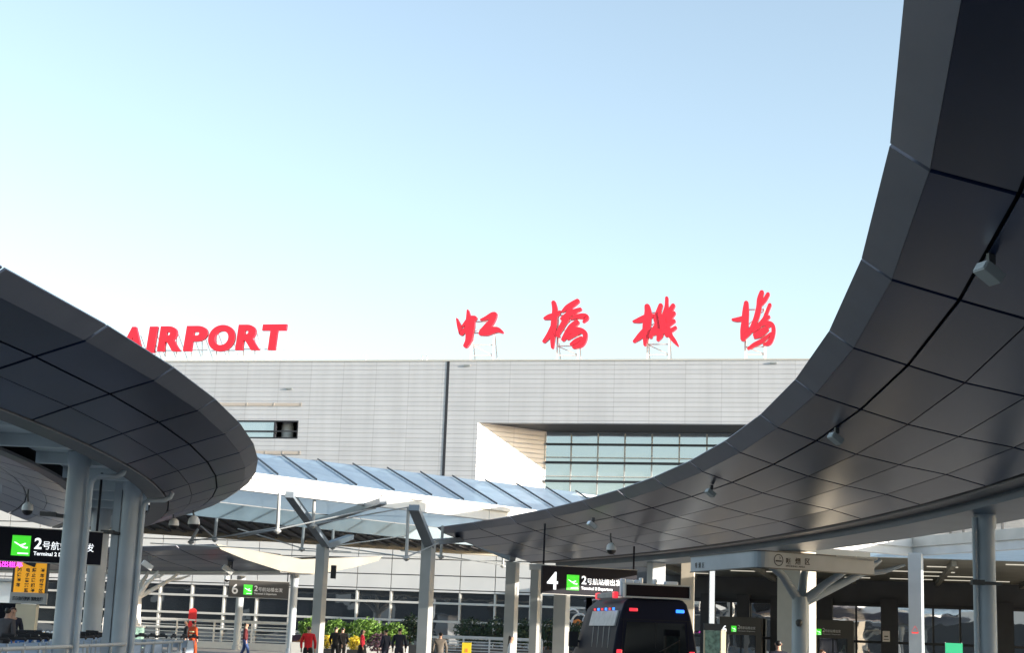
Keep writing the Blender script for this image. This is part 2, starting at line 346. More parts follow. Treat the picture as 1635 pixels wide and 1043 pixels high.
# recess: splayed wall, soffit, glazing
def quad_slab(mb, p, q, z0, z1, th):
    d = (q - p).normalized(); nn = Vector((d.y, -d.x, 0)) * th
    mb.hexa([p + ZU * z0, q + ZU * z0, q - nn + ZU * z0, p - nn + ZU * z0, p + ZU * z1, q + ZU * z1, q - nn + ZU * z1, p - nn + ZU * z1])
b = MB(); quad_slab(b, FW(s_op, 0, .003), FW(sb0, 0, D_REC), z_opb, z_op + .3, .2); b.build('splayed_wall', 'clad', TB)
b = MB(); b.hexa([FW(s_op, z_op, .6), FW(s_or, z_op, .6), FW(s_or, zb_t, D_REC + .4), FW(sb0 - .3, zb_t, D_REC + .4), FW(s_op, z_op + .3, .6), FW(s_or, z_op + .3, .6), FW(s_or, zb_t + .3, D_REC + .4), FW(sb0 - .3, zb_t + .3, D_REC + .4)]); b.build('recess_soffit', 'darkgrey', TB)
b = MB(); b.fbox(sb0, s_or, z_opb - .2, zb_t, D_REC, D_REC + .12); gl = b.build('recess_glazing', 'glass_sky', TB)
b = MB()
step = FP(1000, 720, D_REC)[0] - FP(957, 720, D_REC)[0]
s1 = FP(912, 720, D_REC)[0]; k = s1 - step
while k < s_or: b = MB(); b.fbox(k - .045, k + .045, z_opb, zb_t - .1, D_REC - .1, D_REC - .002); b.build('mullion', 'steel2', gl); k += step
b = MB()
for yy, t in ((709.9, .06), (739.3, .07), (769.2, .07), (798, .07)):
    z = FP(1000, yy + 1, D_REC)[1]; b = MB(); b.fbox(sb0, s_or, z - t, z + t, D_REC - .24, D_REC - .11); b.build('transom', 'dark', gl)
b = MB()
for yy in (732, 762.5):
    z = FP(1000, yy, D_REC)[1]; b = MB(); b.fbox(sb0, s_or, z - .03, z + .03, D_REC - .15, D_REC - .105); b.build('glazing_bar', 'mull', gl)
b = MB(); b.fbox(sb0 - .3, s_or, z_opb - .25, z_opb, .1, D_REC); b.build('recess_floor', 'panel', TB)
# strip window
win = MB(); win.fbox(w0, w1, zw0, zw0 + .1, -.02, .3); win.fbox(w0, w1, zw1 - .1, zw1, -.02, .3); win.fbox(w1 - .08, w1, zw0 + .1, zw1 - .1, -.02, .3)
sm = FP(438, 690)[0]; win.fbox(sm - .06, sm + .06, zw0 + .1, zw1 - .1, -.02, .3)
zm = FP(430, 689)[1]; win.fbox(w0, w1 - .08, zm - .05, zm + .05, -.06, -.021)
wf = win.build('window_frame', 'dark', TB)
b = MB(); b.fbox(w0, sm - .06, zw0 + .1, zw1 - .1, .12, .16); b.build('pane', 'glass_sky', wf)
b = MB(); b.fbox(w0, w1, zw0, zw1, 2.6, 2.7); b.build('room_wall', 'dark', TB)
b = MB(); sc_ = FP(459, 690, 1.4)[0]; b.tube([FW(sc_, zw0 - .5, 1.4), FW(sc_, zw1 + .5, 1.4)], .45, 16); b.build('interior_column', 'white', TB, smooth=True)
for (xa, xb, ya, yb) in ((310, 481, 643.5, 649), (370, 479, 720, 726)):
    b = MB(); a, z1 = FP(xa, ya); c, z0 = FP(xb, yb); b.fbox(a, c, z0, z1, -.05, .02)
    for q in range(1, 5): ss = a + (c - a) * q / 4; b.fbox(ss - .04, ss + .04, z0 - .02, z1 + .02, -.07, -.051)
    b.build('louvre', 'tan', TB)
for (xx, yy) in ((746, 584), (1235, 580), (462, 621)):
    a, z = FP(xx, yy); b = MB(); b.fbox(a - .22, a + .22, z - .06, z + .06, -.1, -.004); b.build('vent_grille', 'cable', TB)
for (xx, n_) in ((580, 1), (671, 2), (678, 1)):
    a = FP(xx, 575)[0]; b = MB(); b.tube([FW(a, zroof + .1, .5), FW(a, zroof + .55, .5)], .035, 6); b.build('roof_post', 'cable', TB)
# smooth lower panels with open joints, then hall glazing
b = MB(); pan_w = 2.52; s_r_glass = FP(935, 960)[0]
rows = [FP(600, y)[1] for y in (800, 824, 846, 869, 891.5, 917, 939.5, 944)]
s0 = FP(570, 930)[0]; k0 = s0 - pan_w * 26
i = 0
while k0 + pan_w * i < sR:
    a = k0 + pan_w * i
    for z1, z0 in zip(rows[:-1], rows[1:]):
        if a > s_r_glass - 2 and z0 < 6.2: continue
        b.fbox(a + .03, a + pan_w - .03, z0 + .035, z1 - .035, 0, .12)
    i += 1
b.build('wall_panels', 'panel', TB)
b = MB(); b.fbox(sL, sR, z_gl, z_low, .14, .5); b.build('panel_backing', 'hallw', TB)
b = MB(); b.fbox(sL, s_r_glass, 0, z_gl - .01, .25, .33); lg = b.build('hall_glazing', 'glass_dark', TB)
b = MB()
for q in range(60):
    a = k0 + pan_w * q
    if sL < a < s_r_glass: b = MB(); b.fbox(a - .06, a + .06, 0, z_gl, .04, .245); b.build('mullion', 'mull', lg)
b = MB()
for yy in (962, 991, 1016):
    z = FP(640, yy)[1]; b = MB(); b.fbox(sL, s_r_glass, z - .075, z + .075, -.02, .038); b.build('transom', 'mull', lg)
# right half: dark framed entrance hall
b = MB(); b.fbox(s_r_glass + .4, sR, 0, z_gl - .01, .25, .33); rg = b.build('entrance_glazing', 'glass_mid', TB)
b = MB()
for xx in (1167, 1275, 1367, 1490, 1533, 1560, 1640, 1690):
    a = FP(xx, 980)[0]; b = MB(); b.fbox(a - .06, a + .06, 0, z_gl, .02, .245); b.build('mullion', 'dark', rg)
b = MB()
for xx, yy in ((1200, 959.5), (1500, 1030)):
    z = FP(xx, yy)[1]; b = MB(); b.fbox(s_r_glass + .4, sR, z - .08, z + .08, -.04, .018); b.build('transom', 'dark', rg)
for xx, hw in ((1188, .42), (1240, .36), (1317, .5), (1420, .55), (1604, .5), (1130, .4)):
    a = FP(xx, 980)[0]; b = MB(); b.fbox(a - hw, a + hw, 0, z_gl + .5, -.8, -.1); b.build('facade_column', 'dark', TB)

# ------------------------------------------------------------------ entrance overhang with light slots
OV = thing('entrance_overhang', 'wide dark flat canopy with bright slots sheltering the right hand terminal doors', 'canopy', FW(FP(1350, 940)[0], 0, -14))
sA = FP(960, 900, -26)[0]; z_ov = 6.0
b = MB()
b.fbox(sA, 70, z_ov, z_ov + .45, -27.5, -.01)
b.build('soffit', 'ovs', OV)
b = MB(); x = sA + 2
while x < 70: b.fbox(x - .12, x + .12, z_ov - .3, z_ov - .002, -27, -.9); x += 5.2
b.build('rib', 'ovs', OV)
for dd in (-4.5, -9.5, -14.6, -20.5, -24.5):
    x = sA + 1 + random.uniform(0, 2)
    while x < 50:
        ln = random.choice((1.6, 2.6, 4.0)); b = MB(); b.fbox(x, x + ln, z_ov - .05, z_ov - .003, dd - .07, dd + .07); x += ln
        if random.random() < .5: b.build('strip_lamp', 'strip', OV)
        x += + random.choice((.6, 1.2, 3.2))

# ------------------------------------------------------------------ curved metal canopies
STEP = 2.655
RP = [(83.66, 5.60), (83.97, 5.38), (84.65, 5.17), (85.36, 4.96), (86.12, 4.80), (86.94, 4.66), (87.65, 4.48)]
GAPS_R = [.0, .004, .038, .018, .018, .018]
def wing(parent, prof, a_first, n, gap_lines, thick=.03, jgap=.105):
    """prof: outer top edge, fascia foot, then panel lines to the gutter; panels are flat sheets with open joints."""
    fas = MB(); sof = MB(); bk = MB(); sgn = 1 if prof[-1][0] > prof[0][0] else -1
    for i in range(n):
        a0 = a_first + STEP * i; a1 = a0 + STEP
        for j in range(len(prof) - 1):
            (r0, z0), (r1, z1) = prof[j], prof[j + 1]
            L = math.hypot(r1 - r0, z1 - z0); g0 = gap_lines[j] / 2 if j else 0; g1 = (gap_lines[j + 1] / 2) if j + 1 < len(gap_lines) else .02
            ra, za = r0 + (r1 - r0) * g0 / L, z0 + (z1 - z0) * g0 / L; rb, zb = r1 - (r1 - r0) * g1 / L, z1 - (z1 - z0) * g1 / L
            da = math.degrees((.042 if j == 0 else jgap / 2) / r0)
            q = [ring(ra, a0 + da, za), ring(ra, a1 - da, za), ring(rb, a1 - da, zb), ring(rb, a0 + da, zb)]
            nn = (q[1] - q[0]).cross(q[3] - q[0]).normalized()
            if nn.z > 0: nn = -nn
            p = [v - nn * thick for v in q]
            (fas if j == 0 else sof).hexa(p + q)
        # dark body above the sheets
        top = [(prof[0][0] + sgn * .22, prof[0][1] - .09)] + [(r, z + .1) for r, z in prof[1:]]
        for j in range(len(top) - 1):
            (r0, z0), (r1, z1) = top[j], top[j + 1]
            bk.face([ring(r0, a0, z0), ring(r0, a1, z0), ring(r1, a1, z1), ring(r1, a0, z1)])
        bk.face([ring(top[0][0], a0, top[0][1]), ring(top[0][0], a1, top[0][1]), ring(prof[-1][0], a1, 5.35), ring(prof[-1][0], a0, 5.35)])
    # end plates
    for a in (a_first, a_first + STEP * n):
        bk.face([ring(r, a, z) for r, z in [(prof[0][0] + sgn * .22, prof[0][1] - .09)] + [(r, z + .09) for r, z in prof[1:]] + [(prof[-1][0], 5.35)]])
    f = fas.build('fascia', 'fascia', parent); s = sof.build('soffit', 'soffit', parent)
    bk.build('roof_deck', 'void', parent)
    return f, s
def arc_box(mb, r0, r1, z0, z1, a0, a1, n):
    for i in range(n):
        p, q = a0 + (a1 - a0) * i / n, a0 + (a1 - a0) * (i + 1) / n
        mb.hexa([ring(r0, p, z0), ring(r1, p, z0), ring(r1, q, z0), ring(r0, q, z0), ring(r0, p, z1), ring(r1, p, z1), ring(r1, q, z1), ring(r0, q, z1)])
def column(parent, x, y, z1, dia, pipe=1, m='steel', square=False, rot=0, z0=.15):
    b = MB()
    if square:
        ax = Vector((math.cos(rot), math.sin(rot), 0)); ay = Vector((-math.sin(rot), math.cos(rot), 0)); b.obox((x, y, (z0 + z1) / 2), ax, ay, ZU, dia / 2, dia / 2, (z1 - z0) / 2)
        c = b.build('column', m, parent, bevel=.02)
    else:
        b.lathe((x, y, 0), [(dia / 2 + .05, z0), (dia / 2 + .05, z0 + .25), (dia / 2, z0 + .3), (dia / 2, z1 - .3), (dia / 2 + .03, z1 - .25), (dia / 2 + .03, z1)], 28)
        c = b.build('column', m, parent, smooth=True)
    return c
# right island: near piece
RC = thing('curved_canopy', 'big dark metal canopy sweeping overhead along the right side, its soffit hung with floodlights', 'canopy', ring(88.9, 0, 0))
A_R0 = -10.75 - STEP * 8; N_R = 21
a_end = A_R0 + STEP * N_R
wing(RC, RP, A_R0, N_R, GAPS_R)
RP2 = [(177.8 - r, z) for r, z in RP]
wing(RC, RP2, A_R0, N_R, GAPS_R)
for ra_, rb_ in ((87.70, 88.14), (89.66, 90.10)): b = MB(); arc_box(b, ra_, rb_, 4.44, 4.60, A_R0, a_end, 60); b.build('gutter', 'band', RC)
b = MB(); arc_box(b, 88.9, 89.65, 5.2, 7.9, 10.4, 14, 4); b.build('shade_block', 'ceil', RC)  # unseen block added to shade the right part of the crossing's front beam
b = MB(); arc_box(b, 88.95, 89.6, 5.2, 7.25, 14.01, 17.6, 4); b.build('shade_block', 'ceil', RC)  # lower step of the same added shading block
b = MB(); arc_box(b, 88.12, 89.68, 4.27, 5.2, A_R0, a_end - 1, 60)
b.build('box_beam', 'boxsteel', RC)
for a, d in ((2.1, .37), (10.4, .8), (18.0, .5), (-8, .42)):
    p = ring(88.9, a, 0)
    if a == 10.4: p = P(1272, 1000, 45.5)
    if a == 2.1: p = P(1576, 1000, 30.9)
    column(RC, p.x, p.y, 4.27, d, m='beige' if d > .7 else 'steel', square=d > .7 or a == 18, rot=R_(a + (35 if d > .7 else 0)))
pc = P(1576, 1000, 30.9)
b = MB(); b.tube([(pc.x - .235, pc.y - .1, .2), (pc.x - .235, pc.y - .1, 4.2)], .05, 10); b.build('downpipe', 'steel', RC, smooth=True)
b = MB(); b.obox((pc.x - .1, pc.y - .42, 2.92), XU, YU, ZU, .26, .06, .03); b.obox((pc.x - .3, pc.y - .45, 2.93), XU, YU, ZU, .12, .07, .05); b.build('column_lamp', 'darkgrey', RC)
# right island: far piece beyond the crossing
FC = thing('curved_canopy', 'far brown soffit canopy ending in a pale gull wing edge behind the glass crossing', 'canopy', ring(88.9, 48, 0))
A_F0 = 39.7; N_F = 11
wing(FC, RP, A_F0, N_F, GAPS_R); wing(FC, RP2, A_F0, N_F, GAPS_R)
b = MB()
up_ = [(83.68, 5.62), (83.97, 5.36), (85.4, 4.94), (87.65, 4.46), (88.9, 4.4), (90.15, 4.46), (92.4, 4.94), (93.83, 5.36), (94.1, 5.62), (88.9, 5.15)]
q0 = [ring(r, A_F0 - .02, z) for r, z in up_]; q1 = [ring(r, A_F0 - .1, z) for r, z in up_]
b.face(q0); b.face(q1)
for i in range(len(up_)): j = (i + 1) % len(up_); b.face([q0[i], q0[j], q1[j], q1[i]])
b.build('end_fascia', 'endf', FC)
b = MB(); arc_box(b, 87.68, 90.12, 4.40, 5.1, A_F0, A_F0 + STEP * N_F, 24); b.build('box_beam', 'steel2', FC)
for xx, Y, d in ((380, 93, .44), (466, 86, .40)):
    p = P(xx, 1000, Y); column(FC, p.x, p.y, 4.42, d)
def tree_support(parent, base, h, top, r, spread, m, name='tree_column'):
    b = MB(); base = Vector(base)
    b.tube([base, base + ZU * h], [r * 1.1, r], 18)
    for (dx, dy, bend) in spread:
        t = base + Vector((dx, dy, top)); mid = base + Vector((dx * .45, dy * .45, h + (top - h) * bend)); mid2 = base + Vector((dx * .78, dy * .78, h + (top - h) * (bend + 1) / 2))
        b.tube([base + ZU * (h - .15), mid, mid2, t], [r * .62, r * .48, r * .4, r * .3], 10)
        if abs(dx) > .8:
            t2 = base + Vector((dx * 1.3, dy, h + (top - h) * .9)); b.tube([mid2, (mid2 + t2) / 2 - ZU * .06, t2], [r * .34, r * .3, r * .15], 8)
    return b.build(name, m, parent, smooth=True)
pt = P(215, 1005, 92); tree_support(FC, (pt.x, pt.y, .15), 2.9, 4.3, .26, [(-1.9, .3, .45), (-1.1, -.5, .6), (1.2, -.4, .5), (2.2, .5, .35), (.3, 1, .6)], 'white')

# left island
LI = thing('curved_canopy', 'dark paneled canopy on round columns rising at the left edge under the roof word', 'canopy', ring(70.3, 8, 0))
LP = [(73.87, 5.60), (73.57, 5.38), (72.88, 5.14), (72.25, 4.91), (71.66, 4.68)]
A_L0 = -7.6 - STEP * 6; N_L = 18; a_le = A_L0 + STEP * N_L
wing(LI, LP, A_L0, N_L, [0, .004, .038, .015])
LP2 = [(140.6 - r, z) for r, z in LP]
LP2 = [(66.7, 5.60), (67.0, 5.38), (67.7, 5.14), (68.3, 4.94), (69.2, 4.75)]
wing(LI, LP2, A_L0, N_L, [0, .004, .038, .015])
for ra_, rb_, za_ in ((71.17, 71.63, 4.66), (69.23, 69.5, 4.73)): b = MB(); arc_box(b, ra_, rb_, za_, 4.79, A_L0, a_le, 60); b.build('gutter', 'band', LI)
b = MB(); arc_box(b, 69.5, 71.17, 5.02, 5.1, A_L0, a_le, 60)
for i in range(N_L):
    a = A_L0 + STEP * (i + .5); d = math.degrees(.09 / 70); arc_box(b, 69.5, 71.17, 4.78, 5.017, a - d, a + d, 1)
b.build('ceiling', 'ceil', LI)
pA = P(112, 900, 32.6); pB = P(203, 900, 38.5); pC = P(150, 960, 48)
for p, d in ((pA, .43), (pB, .47), (pC, .56)): column(LI, p.x, p.y, 5.0, d)
for p in (pA, pB):
    b = MB(); x0 = p.x + .3; b.tube([(x0, p.y - .1, .2), (x0, p.y - .1, 4.3), (x0 + .02, p.y - .1, 4.42), (x0 + .12, p.y - .1, 4.5), (x0 + .5, p.y - .05, 4.52), (x0 + .62, p.y, 4.6), (x0 + .66, p.y, 4.72)], .06, 10)
    b.build('downpipe', 'steel', LI, smooth=True)
    b = MB(); b.tube([(p.x - .2, p.y - .1, 3.66), (p.x - .45, p.y - .15, 3.68)], .04, 8); b.obox((p.x - .5, p.y - .16, 3.69), XU, YU, ZU, .16, .05, .045); b.build('column_lamp', 'darkgrey', LI)
b = MB(); b.bar((pB.x - .34, pB.y, .15), (pB.x - .34, pB.y, 4.9), .18, .18, XU); b.build('cable_duct', 'steel', LI)

# ------------------------------------------------------------------ glass roofed crossing
GC = thing('glass_canopy', 'white steel canopy with pitched blue glass roof crossing between the two dark canopies', 'canopy', P(600, 1000, 45))
KS = 1.209                                     # the crossing sits just above the dark canopy edges
zb, zt = 5.65, 6.02
fL, fR = PZ(290, 771, zb), PZ(930, 849, zb)
rL, rR = PZ(290, 821.5, zb), PZ(900, 887, zb)
def lerp(a, c, t): return a + (c - a) * t
fd = (fR - fL).normalized(); fn = Vector((fd.y, -fd.x, 0))
def fline(t, z): p = lerp(fL, fR, t); return Vector((p.x, p.y, z))
def rline(t, z): p = lerp(rL, rR, t); return Vector((p.x, p.y, z))
def pxof(p): q = p - EYE; return 817.5 + F_PX * q.dot(rt) / q.dot(fw)
def solve(fun, x):
    a, c = -.6, 1.8
    for _ in range(40):
        m_ = (a + c) / 2
        if pxof(fun(m_)) < x: a = m_
        else: c = m_
    return fun((a + c) / 2)
b = MB(); NS = 7
for i in range(NS):
    p, q = fline(i / NS, 0) + fd * .012, fline((i + 1) / NS, 0) - fd * .012
    b.hexa([p + ZU * zb, q + ZU * zb, q - fn * .25 + ZU * zb, p - fn * .25 + ZU * zb, p + ZU * zt, q + ZU * zt, q - fn * .25 + ZU * zt, p - fn * .25 + ZU * zt])
b.build('front_beam', 'white', GC)
zg = zt + .19
b = MB(); NS = 14
for i in range(NS):
    p, q = fline(i / NS, 0) + fd * .01 + fn * .1, fline((i + 1) / NS, 0) - fd * .01 + fn * .1
    b.hexa([p + ZU * (zt + .004), q + ZU * (zt + .004), q - fn * .4 + ZU * (zt + .004), p - fn * .4 + ZU * (zt + .004), p + ZU * zg, q + ZU * zg, q - fn * .4 + ZU * zg, p - fn * .4 + ZU * zg])
b.build('gutter', 'white', GC)
b = MB(); rd = (rR - rL).normalized(); rn = Vector((rd.y, -rd.x, 0))
p, q = rline(0, 0), rline(1, 0)
b.hexa([p + ZU * zb, q + ZU * zb, q - rn * .3 + ZU * zb, p - rn * .3 + ZU * zb, p + ZU * (zb + .6), q + ZU * (zb + .6), q - rn * .3 + ZU * (zb + .6), p - rn * .3 + ZU * (zb + .6)])
b.build('rear_beam', 'rear_shade', GC)
# glass: front pitch up to the ridge, rear pitch down
rg0, rg1 = PZ(408, 724, 7.85), PZ(955, 790.5, 7.85)
rgd = (rg1 - rg0)
def ridge(t): return rg0 + rgd * t
prs = [(xb, xf) for xb, xf in ((330, 372), (395, 442), (449, 504), (506, 568), (562, 628), (617, 688), (670, 739), (721, 792), (773, 847), (823, 897), (871, 945), (918, 990))]
TA = [solve(ridge, xb) for xb, xf in prs]; TB_ = [solve(lambda t: fline(t, zg + .004), xf) for xb, xf in prs]
b = MB()
for k in range(len(prs) - 1): b.face([TB_[k], TB_[k + 1], TA[k + 1], TA[k]])
b.build('roof_glass', 'roofglass', GC)
b = MB()
for k in range(12): b.face([ridge(-.25 + 1.35 * k / 12), ridge(-.25 + 1.35 * (k + 1) / 12), rline((k + 1) / 12, zb + .64), rline(k / 12, zb + .64)])
b.build('rear_roof_glass', 'roofglass', GC)
for A, Bp in zip(TA, TB_):
    up_n = Vector((0, 0, .07)) + fn * .05
    b = MB(); b.bar(A + up_n * .8, Bp + up_n * .8, .035, .06); b.build('glazing_bar', 'dark', GC)
b = MB(); b.bar(ridge(-.25) - ZU * .1, ridge(1.1) - ZU * .1, .1, .12); b.build('ridge_beam', 'steel', GC)
# columns and arms
c1 = P(514, 900, 59); c2 = P(683, 900, 56); c3 = P(819, 900, 63); c4 = P(855, 950, 60); c5 = P(896, 1000, 63); 
for p, d, zt_ in ((c1, .37, 4.66), (c2, .40, 4.8), (c3, .43, 4.45), (c4, .31, 4.2), (c5, .52, 4.4)): column(GC, p.x, p.y, zt_, d, m='steel2', square=True, rot=R_(-22))
b = MB(); b.obox((c4.x + .03, c4.y - .1, 4.16), XU, YU, ZU, .3, .25, .1); b.build('column_head', 'steel', GC)
def arm(x0, y0, Y0, x1, y1, Y1, w=.26, h=.2, m='bracest', n='brace'):
    b = MB(); b.bar(P(x0, y0, Y0 * KS), P(x1, y1, Y1 * KS), w, h); return b.build(n, m, GC)
arm(520, 870, 48.7, 462, 790, 40.8); arm(500, 837, 46.5, 612, 801, 42.2); arm(686, 872, 46.3, 661, 811, 42.9, .34)
arm(690, 866, 46.5, 742, 862, 52); arm(520, 872, 48.7, 560, 858, 55); arm(819, 893, 52, 760, 868, 54)
def post(xt, yt, Yt, xb, yb, Yb=None, r=.055):
    b = MB(); A = P(xt, yt, Yt * KS); Bq = P(xb, yb, (Yb or Yt) * KS); b.tube([A, Bq], r, 8); b.lathe(Bq, [(.02, -.14), (.12, -.07), (.12, -.03), (.05, .02)], 10)
    b.build('truss_post', 'steel2', GC); return Bq
TP = [post(446, 788, 40, 443, 846), post(502, 793, 42, 500, 838), post(485, 842, 50, 482, 876), post(532, 846, 52, 531, 873), post(652, 812, 43, 649, 890), post(707, 840, 50, 704, 888), post(804, 870, 58, 803, 903), post(346, 828, 46, 343, 860), post(316, 845, 46, 305, 864)]
for (x0, y0, Y0, x1, y1, Y1) in ((443, 846, 40, 600, 812, 42.4), (443, 846, 40, 380, 858, 42), (305, 864, 46, 443, 846, 40), (343, 860, 46, 320, 840, 44), (343, 860, 46, 470, 838, 48), (500, 838, 42, 655, 810, 43), (482, 876, 50, 380, 845, 48), (482, 876, 50, 560, 882, 55),
                                 (649, 890, 43, 530, 873, 52), (649, 890, 43, 700, 868, 46), (704, 888, 50, 640, 880, 55), (704, 888, 50, 803, 903, 58), (803, 903, 58, 850, 890, 62), (530, 873, 52, 649, 856, 56), (590, 885, 54, 860, 902, 62), (240, 868, 50, 590, 885, 54)):
    b = MB(); b.tube([P(x0, y0, Y0 * KS), P(x1, y1, Y1 * KS)], .024, 6); b.build('tie_cable', 'cable', GC)
b = MB(); q_ = P(532.5, 914, 58.5); b.obox(q_, XU, YU, ZU, .09, .12, .24); b.build('column_speaker', 'blk', GC)
# dark deck roof behind the crossing
DR = thing('flat_deck_roof', 'low dark ribbed deck roof with a shade-toned beige edge beam behind the glass crossing', 'canopy', P(560, 1000, 60))
zd = 5.55
d0, d1, d2, d3 = rline(-.3, zd + .1) + YU * .5, rline(1.1, zd + .1) + YU * .5, PZ(1010, 903, zd - .22), PZ(130, 846, zd - .22)
d2.z = d3.z = zd
b = MB(); b.hexa([d0, d1, d2, d3, d0 + ZU * .25, d1 + ZU * .25, d2 + ZU * .25, d3 + ZU * .25]); b.build('deck', 'deck', DR)
b = MB()
for i in range(40):
    t = (i + .5) / 40; b.bar(lerp(d0, d1, t) - ZU * .04, lerp(d3, d2, t) - ZU * .04, .14, .07)
b.build('deck_rib', 'deck', DR)
b = MB(); b.bar(d3 - ZU * .0, d2 - ZU * .0, .3, .44); b.build('edge_beam', 'endf', DR)  # shade on this edge beam is put in as a darker beige
for xx in (192, 860):
    p = P(xx, 960, 66); b = MB(); b.bar((p.x, p.y, .15), (p.x, p.y, zd - .02), .3, .3, XU); b.build('column', 'steel2', DR)

# right frame canopy
RF = thing('frame_canopy', 'pale blue steel frame canopy turning a corner over one column at the right edge', 'canopy', P(1463, 1000, 55))
cz0, cz1, cz2 = 4.95, 5.25, 5.62
e0 = PZ(1457, 888, cz0); eL = PZ(1300, 874, cz0); eR = PZ(1700, 872.5, cz0)
def wallbeam(mb, p, q, z0, z1, th, out=0):
    d = (q - p).normalized(); nn = Vector((d.y, -d.x, 0))
    p = p + nn * out; q = q + nn * out
    p, q = Vector((p.x, p.y, 0)), Vector((q.x, q.y, 0))
    mb.hexa([p + ZU * z0, q + ZU * z0, q - nn * th + ZU * z0, p - nn * th + ZU * z0, p + ZU * z1, q + ZU * z1, q - nn * th + ZU * z1, p - nn * th + ZU * z1])
b = MB(); wallbeam(b, eL, e0, cz0, cz1, .3); b.build('front_beam', 'white', RF)
b = MB(); wallbeam(b, e0, eR, cz0, cz1, .3); b.build('side_beam', 'steel', RF)
b = MB(); wallbeam(b, e0, eR, cz1 + .004, cz2, .3, .08); b.build('side_gutter', 'steel2', RF)
b = MB(); wallbeam(b, eL, e0, cz1 + .004, cz2, .3, .08); b.build('front_gutter', 'white', RF)
b = MB(); far = Vector((6, 14, 0)); b.hexa([eL + far * .7 + ZU * .3, e0 + YU * .35 + ZU * .3, eR + ZU * .3 + XU * .4, eR + far + ZU * .3, eL + far * .7 + ZU * .5, e0 + YU * .35 + ZU * .5, eR + ZU * .5 + XU * .4, eR + far + ZU * .5]); b.build('roof_glass', 'roofglass', RF)
b = MB()
for xx in (1477, 1516, 1537, 1600): p = PZ(xx, 886, cz0); b.bar((p.x + .1, p.y + .2, cz2), (p.x + .1, p.y + .2, cz2 + .55), .07, .07, XU)
b.build('roof_post', 'darkgrey', RF)
cc = P(1465, 1000, 55.3); column(RF, cc.x, cc.y + .15, cz0, .46, m='steel', square=True, rot=R_(-24))
cf = P(1097, 1000, 62); column(RF, cf.x, cf.y, 6.2, .52, m='beige', square=True, rot=R_(-10))
b = MB(); pq = P(1463, 1005, 54.7); 
o_ = P(1461, 1007, 54.2); tri = [o_ + XU * (.14 * math.sin(2.0944 * k)) + ZU * (.14 * math.cos(2.0944 * k)) for k in range(3)]
for k in range(3): b.bar(tri[k], tri[(k + 1) % 3], .008, .022, YU)
b.obox(o_ - ZU * .09, XU, YU, ZU, .11, .004, .022)
b.build('warning_sticker', 'redp', RF)

# ------------------------------------------------------------------ roof letters
def letter_frame(parent, s0, s1, z0, z1, d=.35):
    b = MB(); m_ = (s0 + s1) / 2; w = (s1 - s0)
    a, c = s0 + w * .30, s1 - w * .22
    for ss in (a, c):
        b.bar(FW(ss, zroof + .1, d), FW(ss, z0 + (z1 - z0) * .75, d), .12, .12, XU); b.bar(FW(ss, zroof + .1, d + 1.4), FW(ss, z0 + (z1 - z0) * .5, d), .09, .09, XU)
    h = z0 + (z1 - z0) * .06
    b.bar(FW(a, h, d), FW(c, zroof + .5, d), .08, .08); b.bar(FW(a, zroof + .45, d), FW(c, zroof + .45, d), .1, .1); b.bar(FW(a, h, d), FW(c, h, d), .08, .08)
    b.bar(FW(a, z0 + (z1 - z0) * .4, d), FW(c, z0 + (z1 - z0) * .4, d), .09, .09); b.bar(FW(a, z0 + (z1 - z0) * .72, d), FW(c, z0 + (z1 - z0) * .72, d), .09, .09)
    b.bar(FW(a, zroof + .15, d + 1.4), FW(c, zroof + .15, d + 1.4), .09, .09); b.bar(FW(a, z0 + (z1 - z0) * .4, d), FW(c, z0 + (z1 - z0) * .72, d), .06, .06)
    return b.build('support_frame', 'white', parent)
